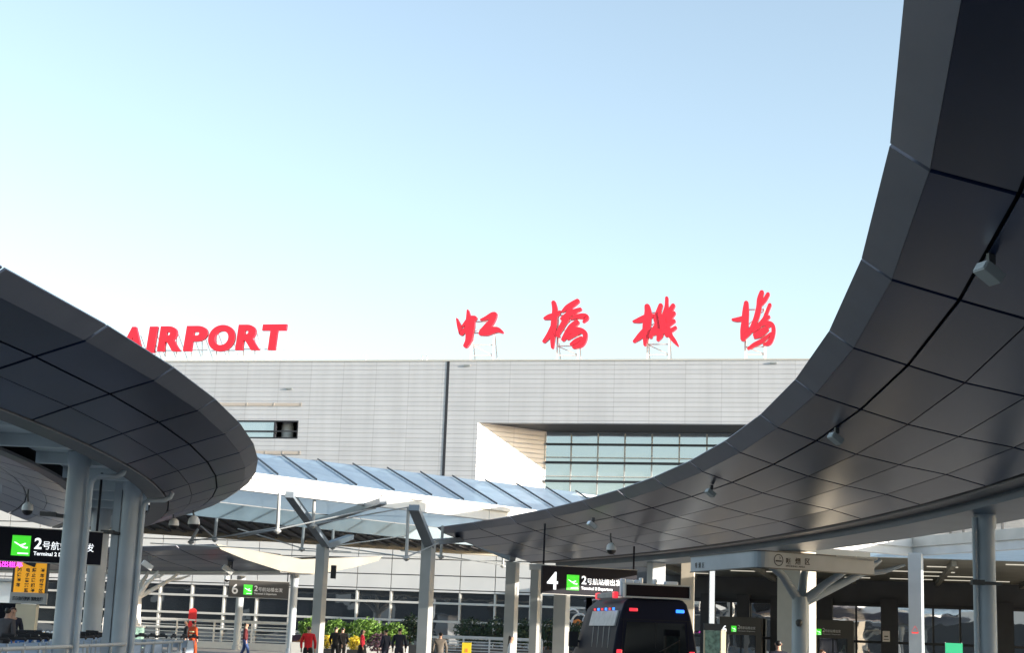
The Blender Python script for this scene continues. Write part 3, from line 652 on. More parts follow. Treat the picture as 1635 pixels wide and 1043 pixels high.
def brush(mb, strokes, ox, oy, sc, dep):
    """strokes: [(x, y, halfwidth) ...] measured off the sign; each becomes a rounded, tapering slab"""
    for si, st in enumerate(strokes):
        st = [(x_, y_, w_ * .92) for x_, y_, w_ in st]; pts = []
        for i in range(len(st) - 1):
            for k in range(4):
                t = k / 4
                p0, p1, p2, p3 = st[max(i - 1, 0)], st[i], st[i + 1], st[min(i + 2, len(st) - 1)]
                pts.append(tuple(.5 * (2 * p1[q] + (p2[q] - p0[q]) * t + (2 * p0[q] - 5 * p1[q] + 4 * p2[q] - p3[q]) * t * t + (3 * p1[q] - p0[q] - 3 * p2[q] + p3[q]) * t ** 3) for q in range(3)))
        pts.append(st[-1])
        L, Rr = [], []
        for i, (x, y, w) in enumerate(pts):
            a, c = pts[max(i - 1, 0)], pts[min(i + 1, len(pts) - 1)]
            dx, dy = c[0] - a[0], c[1] - a[1]; n_ = math.hypot(dx, dy) or 1; nx, ny = -dy / n_, dx / n_
            L.append((x + nx * w, y + ny * w)); Rr.append((x - nx * w, y - ny * w))
        def cap(x, y, w, a0):
            return [(x + w * math.cos(a0 + math.pi * k / 6), y + w * math.sin(a0 + math.pi * k / 6)) for k in range(1, 6)]
        e = math.atan2(pts[-1][1] - pts[-2][1], pts[-1][0] - pts[-2][0]); s_ = math.atan2(pts[1][1] - pts[0][1], pts[1][0] - pts[0][0])
        d0, d1 = -dep - .004 * si, dep * .2
        def FWq(x, y, d):
            a, z = FP(ox + x / sc, oy + y / sc); return FW(a, z, d)
        b0 = len(mb.v); n = len(L)
        for d in (d0, d1):
            mb.v += [FWq(x, y, d) for x, y in L] + [FWq(x, y, d) for x, y in Rr]
        T = 2 * n
        for i in range(n - 1):
            mb.f += [[b0 + i, b0 + i + 1, b0 + n + i + 1, b0 + n + i], [b0 + T + i, b0 + T + n + i, b0 + T + n + i + 1, b0 + T + i + 1], [b0 + i, b0 + T + i, b0 + T + i + 1, b0 + i + 1], [b0 + n + i, b0 + n + i + 1, b0 + T + n + i + 1, b0 + T + n + i]]
            mb.m += [0] * 4
        for (x, y, w), a0, ia, ib in ((pts[-1], e + math.pi / 2, n - 1, 2 * n - 1), (pts[0], s_ - math.pi / 2, n, 0)):
            cp = cap(x, y, w, a0 - math.pi)[::-1] if ia == n - 1 else cap(x, y, w, a0 - math.pi)[::-1]
            ca = [FWq(px, py, d0) for px, py in cp]; cb_ = [FWq(px, py, d1) for px, py in cp]
            base = len(mb.v); k = len(cp); mb.v += ca + cb_
            fr = [b0 + ia] + [base + i for i in range(k)] + [b0 + ib]; bkk = [b0 + T + ia] + [base + k + i for i in range(k)] + [b0 + T + ib]
            mb.f += [fr, bkk[::-1]]; mb.m += [0, 0]
            for i in range(len(fr) - 1): mb.f.append([fr[i], fr[i + 1], bkk[i + 1], bkk[i]]); mb.m.append(0)
A1 = (700, 450, 5.839); A2 = (980, 450, 5.45)
HONG = [[(180, 352, 8), (200, 415, 20), (222, 485, 26)], [(235, 420, 12), (300, 355, 26), (345, 345, 24)], [(282, 275, 10), (288, 330, 22), (296, 420, 40), (296, 500, 38), (285, 560, 30), (262, 602, 24)],
        [(325, 360, 22), (322, 420, 26), (310, 470, 28)], [(225, 485, 18), (270, 445, 24)],
        [(405, 362, 10), (455, 345, 20), (510, 318, 28), (532, 310, 24)], [(530, 325, 24), (505, 375, 28), (460, 430, 34), (415, 480, 32)], [(400, 492, 18), (450, 478, 36), (510, 460, 34), (560, 455, 27), (600, 475, 14)]]
QIAO = [[(1080, 202, 22), (1092, 270, 27), (1085, 360, 30), (1078, 450, 30), (1070, 540, 24), (1068, 618, 14)], [(1000, 348, 16), (1040, 335, 28), (1100, 318, 26), (1140, 285, 12)], [(1080, 410, 24), (1040, 500, 27), (992, 562, 18)], [(1090, 470, 20), (1110, 500, 20), (1130, 515, 12)],
        [(1160, 285, 10), (1205, 250, 26), (1260, 215, 28), (1302, 186, 22)], [(1328, 262, 16), (1270, 285, 24), (1215, 315, 28), (1160, 352, 20)], [(1235, 265, 26), (1205, 340, 30), (1165, 410, 28), (1120, 490, 22)],
        [(1245, 352, 12), (1310, 330, 24), (1375, 332, 30), (1382, 352, 22), (1358, 382, 10)], [(1295, 385, 26), (1245, 430, 30), (1205, 490, 28), (1170, 545, 20)], [(1230, 470, 24), (1300, 455, 28), (1365, 480, 26), (1372, 535, 22), (1335, 590, 28), (1268, 618, 16)],
        [(1215, 535, 18), (1270, 500, 22), (1320, 485, 14)], [(1245, 590, 16), (1290, 560, 24), (1340, 530, 16)]]
JI = [[(295, 222, 26), (302, 280, 34), (292, 380, 40), (284, 470, 32), (273, 555, 12)], [(178, 352, 12), (230, 340, 27), (300, 312, 30), (352, 300, 14)], [(280, 420, 24), (232, 480, 28), (182, 525, 14)], [(412, 212, 20), (392, 270, 24), (368, 330, 22), (386, 375, 28), (345, 440, 26)],
      [(465, 148, 15), (463, 220, 18), (452, 300, 30), (458, 390, 34), (492, 468, 24), (530, 520, 20), (562, 562, 8)], [(520, 214, 20), (482, 275, 24), (440, 320, 14)], [(526, 280, 19), (480, 335, 24)], [(526, 348, 18), (470, 385, 24)],
      [(345, 455, 22), (420, 435, 28), (500, 428, 20), (540, 405, 15)], [(425, 420, 26), (405, 475, 30), (388, 512, 14)], [(340, 440, 20), (325, 485, 18)], [(405, 290, 20), (425, 350, 28), (430, 410, 26)], [(465, 470, 20), (500, 455, 14)]]
CHANG = [[(1155, 192, 22), (1150, 270, 32), (1145, 350, 34), (1138, 430, 38), (1128, 500, 26)], [(1038, 336, 12), (1085, 335, 22), (1150, 318, 22)], [(1125, 505, 18), (1185, 440, 24), (1225, 380, 18)],
         [(1290, 100, 22), (1272, 160, 26), (1265, 230, 26), (1240, 330, 26), (1205, 410, 22), (1180, 450, 12)], [(1344, 115, 18), (1318, 160, 20), (1285, 200, 18)], [(1360, 208, 17), (1335, 270, 17), (1312, 335, 22), (1250, 405, 22), (1215, 440, 12)], [(1352, 312, 14), (1305, 350, 20)],
         [(1290, 380, 14), (1350, 368, 22), (1388, 395, 20), (1388, 465, 20), (1355, 535, 24), (1310, 552, 12)], [(1345, 425, 10), (1285, 470, 20), (1230, 492, 12)], [(1368, 455, 10), (1300, 515, 20), (1225, 555, 20), (1172, 588, 10)], [(1355, 392, 12), (1290, 430, 18), (1225, 470, 14)]]
GRP = 'red calligraphy characters on the terminal roof'
for nm, st, (ox, oy, sc), lab in (('hong', HONG, A1, 'smallest and leftmost red calligraphy character on the roof, just right of the dark wall joint'), ('qiao', QIAO, A1, 'second red calligraphy character from the left, with slanting roof like strokes and curling hook'),
                               ('ji', JI, A2, 'third red calligraphy character from the left, spiky, with a thin tail sweeping down right'), ('chang', CHANG, A2, 'tallest red calligraphy character, rightmost on the roof, with a forked top')):
    xs = [ox + p[0] / sc for s_ in st for p in s_]; ys = [oy + p[1] / sc for s_ in st for p in s_]
    a0, z1 = FP(min(xs), min(ys)); a1, z0 = FP(max(xs), max(ys))
    t = thing('roof_letter', lab, 'letter', FW((a0 + a1) / 2, zroof, .2), 0, GRP)
    b = MB(); brush(b, st, ox, oy, sc, .3); b.build('character', 'red', t)
    letter_frame(t, a0, a1, z0, z1)
GRP2 = 'red capital letters on the terminal roof'
for ch, x0, x1, yt, yb, lab in (('A', 196, 229, 523, 563, 'red roof letter A, half hidden by the dark left canopy'), ('I', 238, 250.5, 522.5, 564, 'red roof letter I, its foot cut by the dark canopy edge'), ('R', 256, 290, 522, 562, 'first red roof letter R, standing between I and P'),
                               ('P', 297, 331, 521.5, 561.5, 'red roof letter P'), ('O', 336, 375, 520, 562, 'round red roof letter O'), ('R', 380, 416, 519.5, 560, 'second red roof letter R, standing between O and T'), ('T', 421, 457, 519, 560, 'red roof letter T, last of the word')):
    a0, z1 = FP(x0, yt); a1, z0 = FP(x1, yb)
    t = thing('roof_letter', lab, 'letter', FW((a0 + a1) / 2, zroof, .2), 0, GRP2)
    o = text_mesh(ch, 1.0, FAX, ZU, FW(a0, z0, -.1), 'red', t, 'character', th=.3, bold=.05, shear=.07)
    # fit to measured box
    off = wloc(t); us = [(v.co + off - F0).dot(FAX) for v in o.data.vertices]; zs = [v.co.z + off.z for v in o.data.vertices]
    for v in o.data.vertices:
        w = v.co + off - F0; u = w.dot(FAX); dd = w.dot(FNN)
        u2 = a0 + (u - min(us)) / (max(us) - min(us)) * (a1 - a0); z2 = z0 + (w.z - min(zs)) / (max(zs) - min(zs)) * (z1 - z0)
        v.co = FW(u2, z2, -dd) - off
    b = MB()
    for q in (.28, .75):
        ss = a0 + (a1 - a0) * q; b.bar(FW(ss, zroof + .1, .25), FW(ss - .15, z0 + (z1 - z0) * .6, .25), .07, .07, XU); b.bar(FW(ss + .5, zroof + .1, 1.4), FW(ss, z0 + (z1 - z0) * .7, .25), .05, .05, XU)
    b.bar(FW(a0 + .1, z0 + .15, .25), FW(a1 - .1, z0 + .15, .25), .07, .07)
    b.build('support_frame', 'white', t)

# ------------------------------------------------------------------ hanging direction signs
def plane_icon(parent, o, right, upv, s, nrm):
    b = MB(); b.obox(o + right * s / 2 + upv * s * .56 + nrm * .006, right, upv, nrm, s / 2, s * .56, .006)
    ic = b.build('pictogram', 'lit_g', parent)
    b = MB(); bz = o + nrm * .013
    k = lambda pts: b.prism([(x * s, y * s) for x, y in pts], bz, right, upv, nrm, .006)
    k([(.10, .74), (.16, .76), (.42, .56), (.60, .44), (.82, .40), (.88, .46), (.86, .52), (.78, .50), (.62, .52), (.44, .62)]); 
    b.prism([(x * s, y * s) for x, y in [(.40, .59), (.72, .72), (.76, .67), (.56, .53)]], bz + nrm * .001, right, upv, nrm, .006)
    k([(.34, .10), (.92, .10), (.92, .17), (.34, .17)])
    b.build('plane_symbol', 'lit_w', ic)
def hang_sign(label, tl, tr, h, num, rods, ic_s, m='signblk', en='Terminal 2 Departure', s_x=None, lit='lit_w', numsize=.6, group=None, plane=True, txt=None):
    ctr = (tl + tr) / 2; t = thing('direction_sign', label, 'sign', ctr - ZU * h, 0, group)
    d = tr - tl; d.z = 0; L = d.length; r = d.normalized(); n_ = Vector((r.y, -r.x, 0)); 
    b = MB(); b.obox(ctr - ZU * h / 2, r, n_, ZU, L / 2, .07, h / 2); b.build('board', m, t, bevel=.01)
    b = MB(); b.bar(tl - ZU * (h + .012) - n_ * 0, tr - ZU * (h + .012), .16, .02); b.bar(tl + ZU * .012, tr + ZU * .012, .16, .02); b.build('edge_trim', 'steel2', t)
    o = tl - ZU * h + n_ * .072
    if num is not None:
        s, x0, y0 = num; text_mesh(s, numsize, r, ZU, o + r * x0 + ZU * y0, lit, t, 'number', bold=.012 * numsize)
    if s_x is not None:
        plane_icon(t, o + r * s_x + ZU * (h * .16), r, ZU, ic_s, n_)
        tx = s_x + ic_s * 1.2
        text_mesh('2', ic_s * .84, r, ZU, o + r * tx + ZU * (h * .40), lit, t, 'lettering', bold=.008)
        text_mesh('号航站楼出发', ic_s * .5, r, ZU, o + r * (tx + ic_s * .46) + ZU * (h * .41), lit, t, 'lettering', bold=.0, width=ic_s * 2.8)
        text_mesh(en, ic_s * .29, r, ZU, o + r * tx + ZU * (h * .2), lit, t, 'lettering', bold=.002)
    if rods:
        for q, top in rods: p = tl + r * (L * q); b = MB(); b.tube([p, Vector((p.x, p.y, top))], .03, 8); b.build('hanger_rod', 'signblk', t)
    return t
Y4 = 50.5
a, c = P(865.5, 903.4, Y4), P(1016, 913.5, Y4 + 1.2); c.z = a.z
hang_sign('black hanging sign numbered 4 with green plane pictogram, behind the police van', a, c, .875, ('4', .16, .14), [(.015, 5.15), (.97, 4.6)], .43, s_x=.84, numsize=.78)
a, c = P(-90, 837, 34.8), P(164.5, 850, 36); c.z = a.z
t = hang_sign('black hanging sign with green plane pictogram partly behind the nearest left column', a, c, .73, ('4', .78, .2), [(.96, 4.9)], .40, s_x=1.47, numsize=.6)
a, c = P(366, 926.5, 84), P(462, 930.5, 84.6); c.z = a.z
hang_sign('dark grey sign numbered 6 with green pictogram hanging under the far canopy', a, c, .88, ('6', .15, .17), [(.03, 4.9), (.97, 4.6)], .46, m='signgry', s_x=.78, numsize=.72, lit='txt_w')
# magenta LED ticker under the left sign
t = thing('led_display', 'thin black ticker glowing magenta under the left hanging sign', 'display', P(0, 905, 37.5))
b = MB(); a, c = P(-60, 888, 37.5), P(24, 906, 37.5); b.box(a.x, c.x, a.y, a.y + .1, c.z, a.z); b.build('casing', 'signblk', t)
text_mesh('欢迎光临出租车', .17, XU, ZU, P(-44, 903, 37.49), 'pink', t, 'lettering', bold=.002)

# yellow notice board
t = thing('notice_board', 'amber notice board with vertical black characters on a cream post by the left column', 'sign', P(45, 1030, 46) * 1)
t.location.z = .15
Yb = 46.0; a, c = P(25.5, 896, Yb), P(71, 948, Yb)
b = MB(); b.box(a.x, c.x, Yb, Yb + .12, c.z, a.z); b.build('board', 'yellow', t, bevel=.01)
b = MB(); b.box(a.x - .08, c.x + .06, Yb + .02, Yb + .16, c.z - .32, c.z - .005); b.build('lower_board', 'steel2', t)
b = MB(); b.box(a.x - .06, a.x - .003, Yb - .01, Yb + .14, c.z, a.z); b.box(c.x + .003, c.x + .05, Yb - .01, Yb + .14, c.z, a.z); b.build('frame', 'darkgrey', t)
b = MB(); b.box(a.x + .1, c.x - .22, Yb + .05, Yb + .35, .15, c.z - .33); b.build('post', 'cream', t)
cw = (c.x - a.x) / 4.3
for i, s in enumerate(('内违停车', '电子警察监', '禁止违规停', '停车付费区')):
    for k, ch in enumerate(s[:5]): text_mesh(ch, .125, XU, ZU, Vector((a.x + .07 + cw * i + (.03 if i % 2 else 0), Yb - .006, a.z - .30 - .145 * k)), 'txt_k', t, 'lettering', bold=.004)
b = MB(); b.obox((a.x + .45, Yb - .03, a.z - .07), Vector((.95, 0, -.3)), YU, Vector((.3, 0, .95)), .14, .02, .06); b.obox((a.x + .3, Yb - .03, a.z - .04), XU, YU, ZU, .05, .02, .03); b.build('camera_symbol', 'txt_k', t)
text_mesh('违者自行拖移 罚款处理', .12, XU, ZU, Vector((a.x, Yb + .014, c.z - .22)), 'txt_k', t, 'lettering', bold=.003, width=(c.x - a.x) * .95)

# ------------------------------------------------------------------ lamps and cameras under the canopies
def floodlight(p, label, s=1.0, yaw=0., group='floodlights under the canopies'):
    t = thing('floodlight', label, 'lamp', p, yaw, group)
    b = MB(); b.obox((0, 0, -.07 * s), XU, YU, ZU, .05 * s, .03 * s, .07 * s); b.tube([(0, 0, -.1 * s), (0, 0, -.2 * s)], .03 * s, 8); b.build('bracket', 'darkgrey', t, local=True)
    tl = Matrix.Rotation(R_(32), 3, 'Y'); ax, ay, az = tl @ XU, YU, tl @ ZU
    b = MB(); b.obox((-.03 * s, 0, -.26 * s), ax, ay, az, .15 * s, .12 * s, .075 * s); b.build('lamp_body', 'steel2', t, local=True, bevel=.012 * s)
    b = MB(); b.obox(Vector((-.03 * s, 0, -.26 * s)) - ax * .158 * s, ax, ay, az, .007 * s, .1 * s, .06 * s); b.build('lens', 'lampw', t, local=True)
    return t
def soffit_z(r):
    for (r0, z0), (r1, z1) in zip(RP[1:], RP[2:]):
        if r0 <= r <= r1: return z0 + (z1 - z0) * (r - r0) / (r1 - r0)
    return 5.0
def on_soffit(x, y):
    z = 5.1
    for _ in range(8):
        p = PZ(x, y, z); z = soffit_z(math.hypot(p.x - CX, p.y - CY))
    return PZ(x, y, z - .002)
for x, y, lab in ((1582, 405, 'largest floodlight, hanging near the right edge of the big canopy soffit'), (1336, 683, 'floodlight right of the roof characters on the big canopy soffit'), (1136, 775, 'small floodlight in the middle of the big canopy soffit'), (947, 827, 'tiny floodlight above the sign numbered 4')):
    floodlight(on_soffit(x, y), lab, (.72 if x > 1100 else .85), R_(20))
for x, y, lab in ((239, 888, 'floodlight left of the pair under the far brown canopy'), (367, 895, 'floodlight under the far brown canopy close to its dark camera')):
    p = P(x, y, 84); p.z = min(p.z, 5.3); floodlight(p, lab, 2.0, R_(10))
def dome_cam(p, label, s=1., stem=.25, swap=False):
    t = thing('dome_camera', label, 'camera', p, 0, 'dome cameras under the canopies')
    b = MB(); b.tube([(0, 0, 0), (.0, 0, -stem * .5), (.03 * s, 0, -stem)], .022 * s, 8); b.build('stem', 'darkgrey', t, local=True, smooth=True)
    z = -stem
    b = MB(); b.lathe((.03 * s, 0, z), [(.135 * s, -.19 * s), (.14 * s, -.15 * s), (.12 * s, -.06 * s), (.07 * s, -.01 * s), (.03 * s, .01 * s)], 18); b.build('housing', 'white', t, local=True, smooth=True)
    b = MB(); b.lathe((.03 * s, 0, z), [(.01, -.31 * s), (.07 * s, -.295 * s), (.115 * s, -.24 * s), (.125 * s, -.192 * s)], 18); b.build('dome', 'blk', t, local=True, smooth=True)
    return t
dome_cam(P(45, 782, 36), 'white dome camera hanging beneath the left canopy, above the left black sign', .95, .3)
dome_cam(P(309, 815, 42), 'larger of two dome cameras at the tip of the left canopy', 1.15, .16)
dome_cam(P(277, 822, 47), 'smaller dome camera just left of the larger one at the left canopy tip', 1.1, .12)
dome_cam(on_soffit(975, 852), 'dome camera hanging above the police van', 1.15, .3)
t = dome_cam(P(363, 903, 84), 'dark ball camera hanging under the far brown canopy above sign 6', 1.1, .55)

# ------------------------------------------------------------------ smoking shelter
SS = thing('smoking_shelter', 'open smoking shelter with translucent grey header band and a white branching column', 'shelter', P(1278, 1040, 35.5))
zc0, zc1 = None, None
k0 = P(1207, 880, 33); hz = k0.z; kL = P(1103, 890, 36.6); kR = P(1396, 893, 34.6); kL.z = kR.z = hz
hh = .33
MT['header'] = mat('shelter_header', (.36, .39, .41), .5, 0, .1, 1.5)
b = MB()
dl, dr = (k0 - kL).normalized(), (kR - k0).normalized()
pts = [kL]
cA, cB = k0 - dl * .35, k0 + dr * .35
for i in range(7): tt = i / 6; pts.append(cA * (1 - tt) ** 2 + k0 * 2 * tt * (1 - tt) + cB * tt ** 2)
pts.append(kR)
for p, q in zip(pts[:-1], pts[1:]):
    d = (q - p).normalized(); nn = Vector((d.y, -d.x, 0)) * .08
    b.hexa([p - ZU * hh, q - ZU * hh, q - nn - ZU * hh, p - nn - ZU * hh, p, q, q - nn, p - nn])
b.build('header_band', 'header', SS, smooth=True)
b = MB(); back = Vector((1.3, 3.4, 0)); mid = kL + (kR - k0)
b.hexa([kL - ZU * .02 + dr * .15, k0 - ZU * .02 + YU * .25, kR - ZU * .02 - dl * -.15, mid - ZU * .02, kL + ZU * .03 + dr * .15, k0 + ZU * .03 + YU * .25, kR + ZU * .03 + dl * .15, mid + ZU * .03]); b.build('roof', 'steel2', SS)
b = MB()
for p, q in zip(pts[:-1], pts[1:]):
    d = (q - p).normalized(); nn = Vector((d.y, -d.x, 0))
    for z in (.012, -hh - .012): b.bar(p + ZU * z + nn * .006, q + ZU * z + nn * .006, .03, .022)
b.build('edge_trim', 'darkgrey', SS)
pt = P(1278, 1035, 36.2); tree_support(SS, (pt.x, pt.y, .15), 2.55, hz - .05, .19, [(-.95, -.2, .5), (.22, .3, .5), (1.25, -.35, .35), (1.9, .3, .3)], 'steel')
b = MB(); b.lathe(Vector((pt.x - .08, pt.y - .25, 2.12)), [(.04, -.09), (.075, -.03), (.075, .03), (.04, .07)], 12); b.build('sensor', 'darkgrey', SS)
nr = Vector((dr.y, -dr.x, 0)); o = P(1234, 906, 33.2); 
def onband(x, y):
    r_ = ray(x, y); tt = (k0 - EYE).dot(nr) / r_.dot(nr); return EYE + r_ * tt + nr * .004
c = onband(1243, 895)
b = MB()
for i in range(28):
    a0_, a1_ = 2 * math.pi * i / 28, 2 * math.pi * (i + 1) / 28
    f = lambda a_, r: c + dr * (r * math.cos(a_)) + ZU * (r * math.sin(a_))
    b.hexa([f(a0_, .125), f(a1_, .125), f(a1_, .108), f(a0_, .108), f(a0_, .125) + nr * .004, f(a1_, .125) + nr * .004, f(a1_, .108) + nr * .004, f(a0_, .108) + nr * .004])
b.obox(c - ZU * .02 + nr * .003, dr, ZU, nr, .08, .016, .003); b.tube([c + dr * .03 + ZU * .02, c + dr * .05 + ZU * .05, c + dr * .02 + ZU * .07], .006, 6)
b.build('smoking_symbol', 'txt_k', SS)
for i, ch in enumerate('吸烟区'): text_mesh(ch, .15, dr, ZU, onband(1254.5 + 15 * i, 900.5 + .5 * i), 'txt_k', SS, 'lettering', bold=.003)
text_mesh('SMOKING AREA', .05, dr, ZU, onband(1254.5, 905.5), 'txt_k', SS, 'lettering', width=.52)
dl2 = dl; nl = Vector((dl.y, -dl.x, 0))
def onbandL(x, y):
    r_ = ray(x, y); tt = (k0 - EYE).dot(nl) / r_.dot(nl); return EYE + r_ * tt + nl * .004
for i, ch in enumerate('吸烟区'): text_mesh(ch, .14, dl, ZU, onbandL(1110 + 5.5 * i, 907), 'darkgrey', SS, 'lettering')

# ------------------------------------------------------------------ police van
pv = P(1048, 1000, 39.6); pv.z = .0
VA = R_(9.5)
V = thing('police_van', 'tall black police van seen from behind with dark roof display and red and blue lamps', 'van', (pv.x, pv.y, .004), VA)
def vprof(y):  # half width by height, tapered in towards the roof
    return [(1.06, .45), (1.09, .9), (1.07, 1.3), (1.0, 1.75), (.90, 2.2), (.80, 2.50), (.70, 2.60)]
b = MB(); L = 5.6; secs = [(0, 1.0, 0), (.06, 1.01, 0), (3.6, 1.01, 0), (4.3, 1.0, -.12), (4.75, .98, -.75), (5.5, .95, -1.35), (5.6, .9, -1.5)]
rings_ = []
for (y, kx, dz) in secs:
    pr = vprof(y); sec = []
    for hw, z in pr:
        zz = z if z < 1.0 else max(1.0 + (z - 1.0) * (1 + dz / 1.6), .95); sec.append((hw * kx, zz))
    pts = [(-w_, y + (.10 * (z - .45) / 2.1 if y < .1 else 0), z) for w_, z in sec] + [(w_, y + (.10 * (z - .45) / 2.1 if y < .1 else 0), z) for w_, z in reversed(sec)]
    rings_.append(pts)
base = len(b.v); n = len(rings_[0])
for rg_ in rings_: b.v += [Vector(p) for p in rg_]
for i in range(len(rings_) - 1):
    for k in range(n): k2 = (k + 1) % n; b.f.append([base + i * n + k, base + i * n + k2, base + (i + 1) * n + k2, base + (i + 1) * n + k]); b.m.append(0)
b.f.append(list(range(base, base + n))); b.m.append(0); b.f.append([base + (len(rings_) - 1) * n + k for k in range(n)][::-1]); b.m.append(0)
body = b.build('body', 'vanp', V, local=True, smooth=True, bevel=.03)
b = MB(); tlz = lambda z: .10 * (z - .45) / 2.1 - .012
b.hexa([(-.82, tlz(1.3), 1.25), (.82, tlz(1.3), 1.25), (.82, tlz(1.3) + .02, 1.25), (-.82, tlz(1.3) + .02, 1.25), (-.74, tlz(2.05), 2.03), (.74, tlz(2.05), 2.03), (.74, tlz(2.05) + .02, 2.03), (-.74, tlz(2.05) + .02, 2.03)]); b.build('rear_window', 'vang', V, local=True)
b = MB(); b.bar((0, tlz(1.3) - .006, .5), (0, tlz(2.0) - .006, 2.05), .012, .012, XU); b.bar((-.9, tlz(2.1) + .004, 2.09), (.9, tlz(2.1) + .004, 2.09), .012, .014); b.bar((-.9, tlz(.7), .5), (-.82, tlz(2.1), 2.09), .012, .012, XU); b.bar((.9, tlz(.7), .5), (.82, tlz(2.1), 2.09), .012, .012, XU); b.build('door_seam', 'void', V, local=True)
b = MB(); b.bar((.1, tlz(1.35) - .02, 1.32), (.62, tlz(1.7) - .02, 1.62), .02, .02); b.build('wiper', 'blk', V, local=True)
b = MB(); b.box(-.26, .26, tlz(.8) - .03, tlz(.8) - .01, .78, .92); b.build('number_plate', 'lampw', V, local=True)
b = MB(); b.obox((.12, tlz(1.1) - .02, 1.08), XU, YU, ZU, .09, .02, .025); b.build('door_handle', 'mull', V, local=True)
for sx, m_ in ((-.58, 'lampr'), (.62, 'lampb')):
    b = MB(); b.obox((sx, tlz(2.32) - .02, 2.33), XU, YU, ZU, .105, .02, .04); b.build('warning_lamp', m_, V, local=True, bevel=.012)
b = MB(); b.box(-.80, .83, -.02, .13, 2.66, 2.94); b.build('roof_display', 'ledp', V, local=True)
b = MB()
for (x0, x1, z0, z1) in ((-.84, .87, 2.62, 2.657), (-.84, .87, 2.943, 2.98), (-.84, -.803, 2.657, 2.943), (.833, .87, 2.657, 2.943)): b.box(x0, x1, -.045, .15, z0, z1)
b.build('display_frame', 'mull', V, local=True)
b = MB(); b.box(-.55, .6, .3, 4.0, 2.58, 2.66); b.build('roof_rack', 'dark', V, local=True)
for (x, w, h) in ((-.75, .07, .12), (-.58, .10, .1), (-.40, .06, .1), (-.28, .045, .16), (.08, .045, .14), (.38, .05, .1), (.52, .16, .1)):
    b = MB(); b.box(x - w, x + w, .45, .62, 2.66, 2.98 + h); b.build('roof_lamp', 'lampw', V, local=True, bevel=.03)
# left side of the roof: red light bar and grey display
b = MB(); b.box(-.94, -.84, .7, 2.7, 2.62, 2.76); b.build('side_light_bar', 'ledg', V, local=True, bevel=.02)
for y in (.62, 2.55):
    b = MB(); b.box(-.955, -.83, y, y + .2, 2.61, 2.775); b.build('side_lamp', 'lampr', V, local=True, bevel=.03)
b = MB(); q = [(-1.02, .25, 1.92), (-1.02, 3.1, 1.92), (-.93, 3.1, 2.30), (-.93, .25, 2.30)]; b.hexa([(x + .0, y, z) for x, y, z in q] + [(x + .04, y, z) for x, y, z in q]); b.build('side_display', 'palegrey', V, local=True)
b = MB()
for y in (.7, 1.3, 1.9, 2.5): b.bar((-1.105, y, .7), (-1.03, y, 1.9), .014, .014, XU)
b.build('side_trim', 'mull', V, local=True)
for i in range(6):
    b = MB(); b.box(-.985, -.95, .5 + i * .42, .60 + i * .42, 2.31, 2.37); b.build('side_lamp', 'lampr' if i % 2 else 'lampb', V, local=True)
for sx in (-1, 1):
    for y in (1.0, 4.4):
        b = MB(); b.tube([(sx * .75, y, .36), (sx * 1.0, y, .36)], .36, 24); wh_ = b.build('wheel', 'blk', V, local=True, smooth=True)
        b = MB(); b.tube([(sx * 1.0, y, .36), (sx * 1.012, y, .36)], .2, 20); b.build('rim', 'steel2', wh_, local=True)
b = MB(); b.box(-.98, .98, -.1, .02, .42, .62); b.build('bumper', 'blk', V, local=True, bevel=.03)
for sx in (-.93, .93):
    b = MB(); b.box(sx - .07, sx + .07, -.02, .03, .95, 1.35); b.build('tail_light', 'lampr', V, local=True, bevel=.02)
b = MB(); b.obox((-1.2, 4.2, 1.55), XU, YU, ZU, .12, .06, .2); b.tube([(-1.0, 4.2, 1.5), (-1.15, 4.2, 1.5)], .03, 8); b.build('mirror', 'blk', V, local=True)

# ------------------------------------------------------------------ people
def skin_mesh(name, verts, edges, m, parent, sub=2):
    me = bpy.data.meshes.new('tmp'); me.from_pydata([v[:3] for v in verts], edges, []); ob = bpy.data.objects.new('tmp', me); COL.objects.link(ob)
    sk = ob.modifiers.new('s', 'SKIN'); sk.use_smooth_shade = True
    for i, v in enumerate(verts):
        d = me.skin_vertices[0].data[i]; r = v[3]; d.radius = r if isinstance(r, tuple) else (r, r); d.use_root = (i == 0)
    sb = ob.modifiers.new('u', 'SUBSURF'); sb.levels = sub; sb.render_levels = sub
    bpy.context.view_layer.update()
    m2 = bpy.data.meshes.new_from_object(ob.evaluated_get(bpy.context.evaluated_depsgraph_get())); bpy.data.objects.remove(ob); bpy.data.meshes.remove(me)
    m2.name = name; m2.materials.clear(); m2.materials.append(MT[m])
    o = bpy.data.objects.new(name, m2); COL.objects.link(o); o.parent = parent; return o
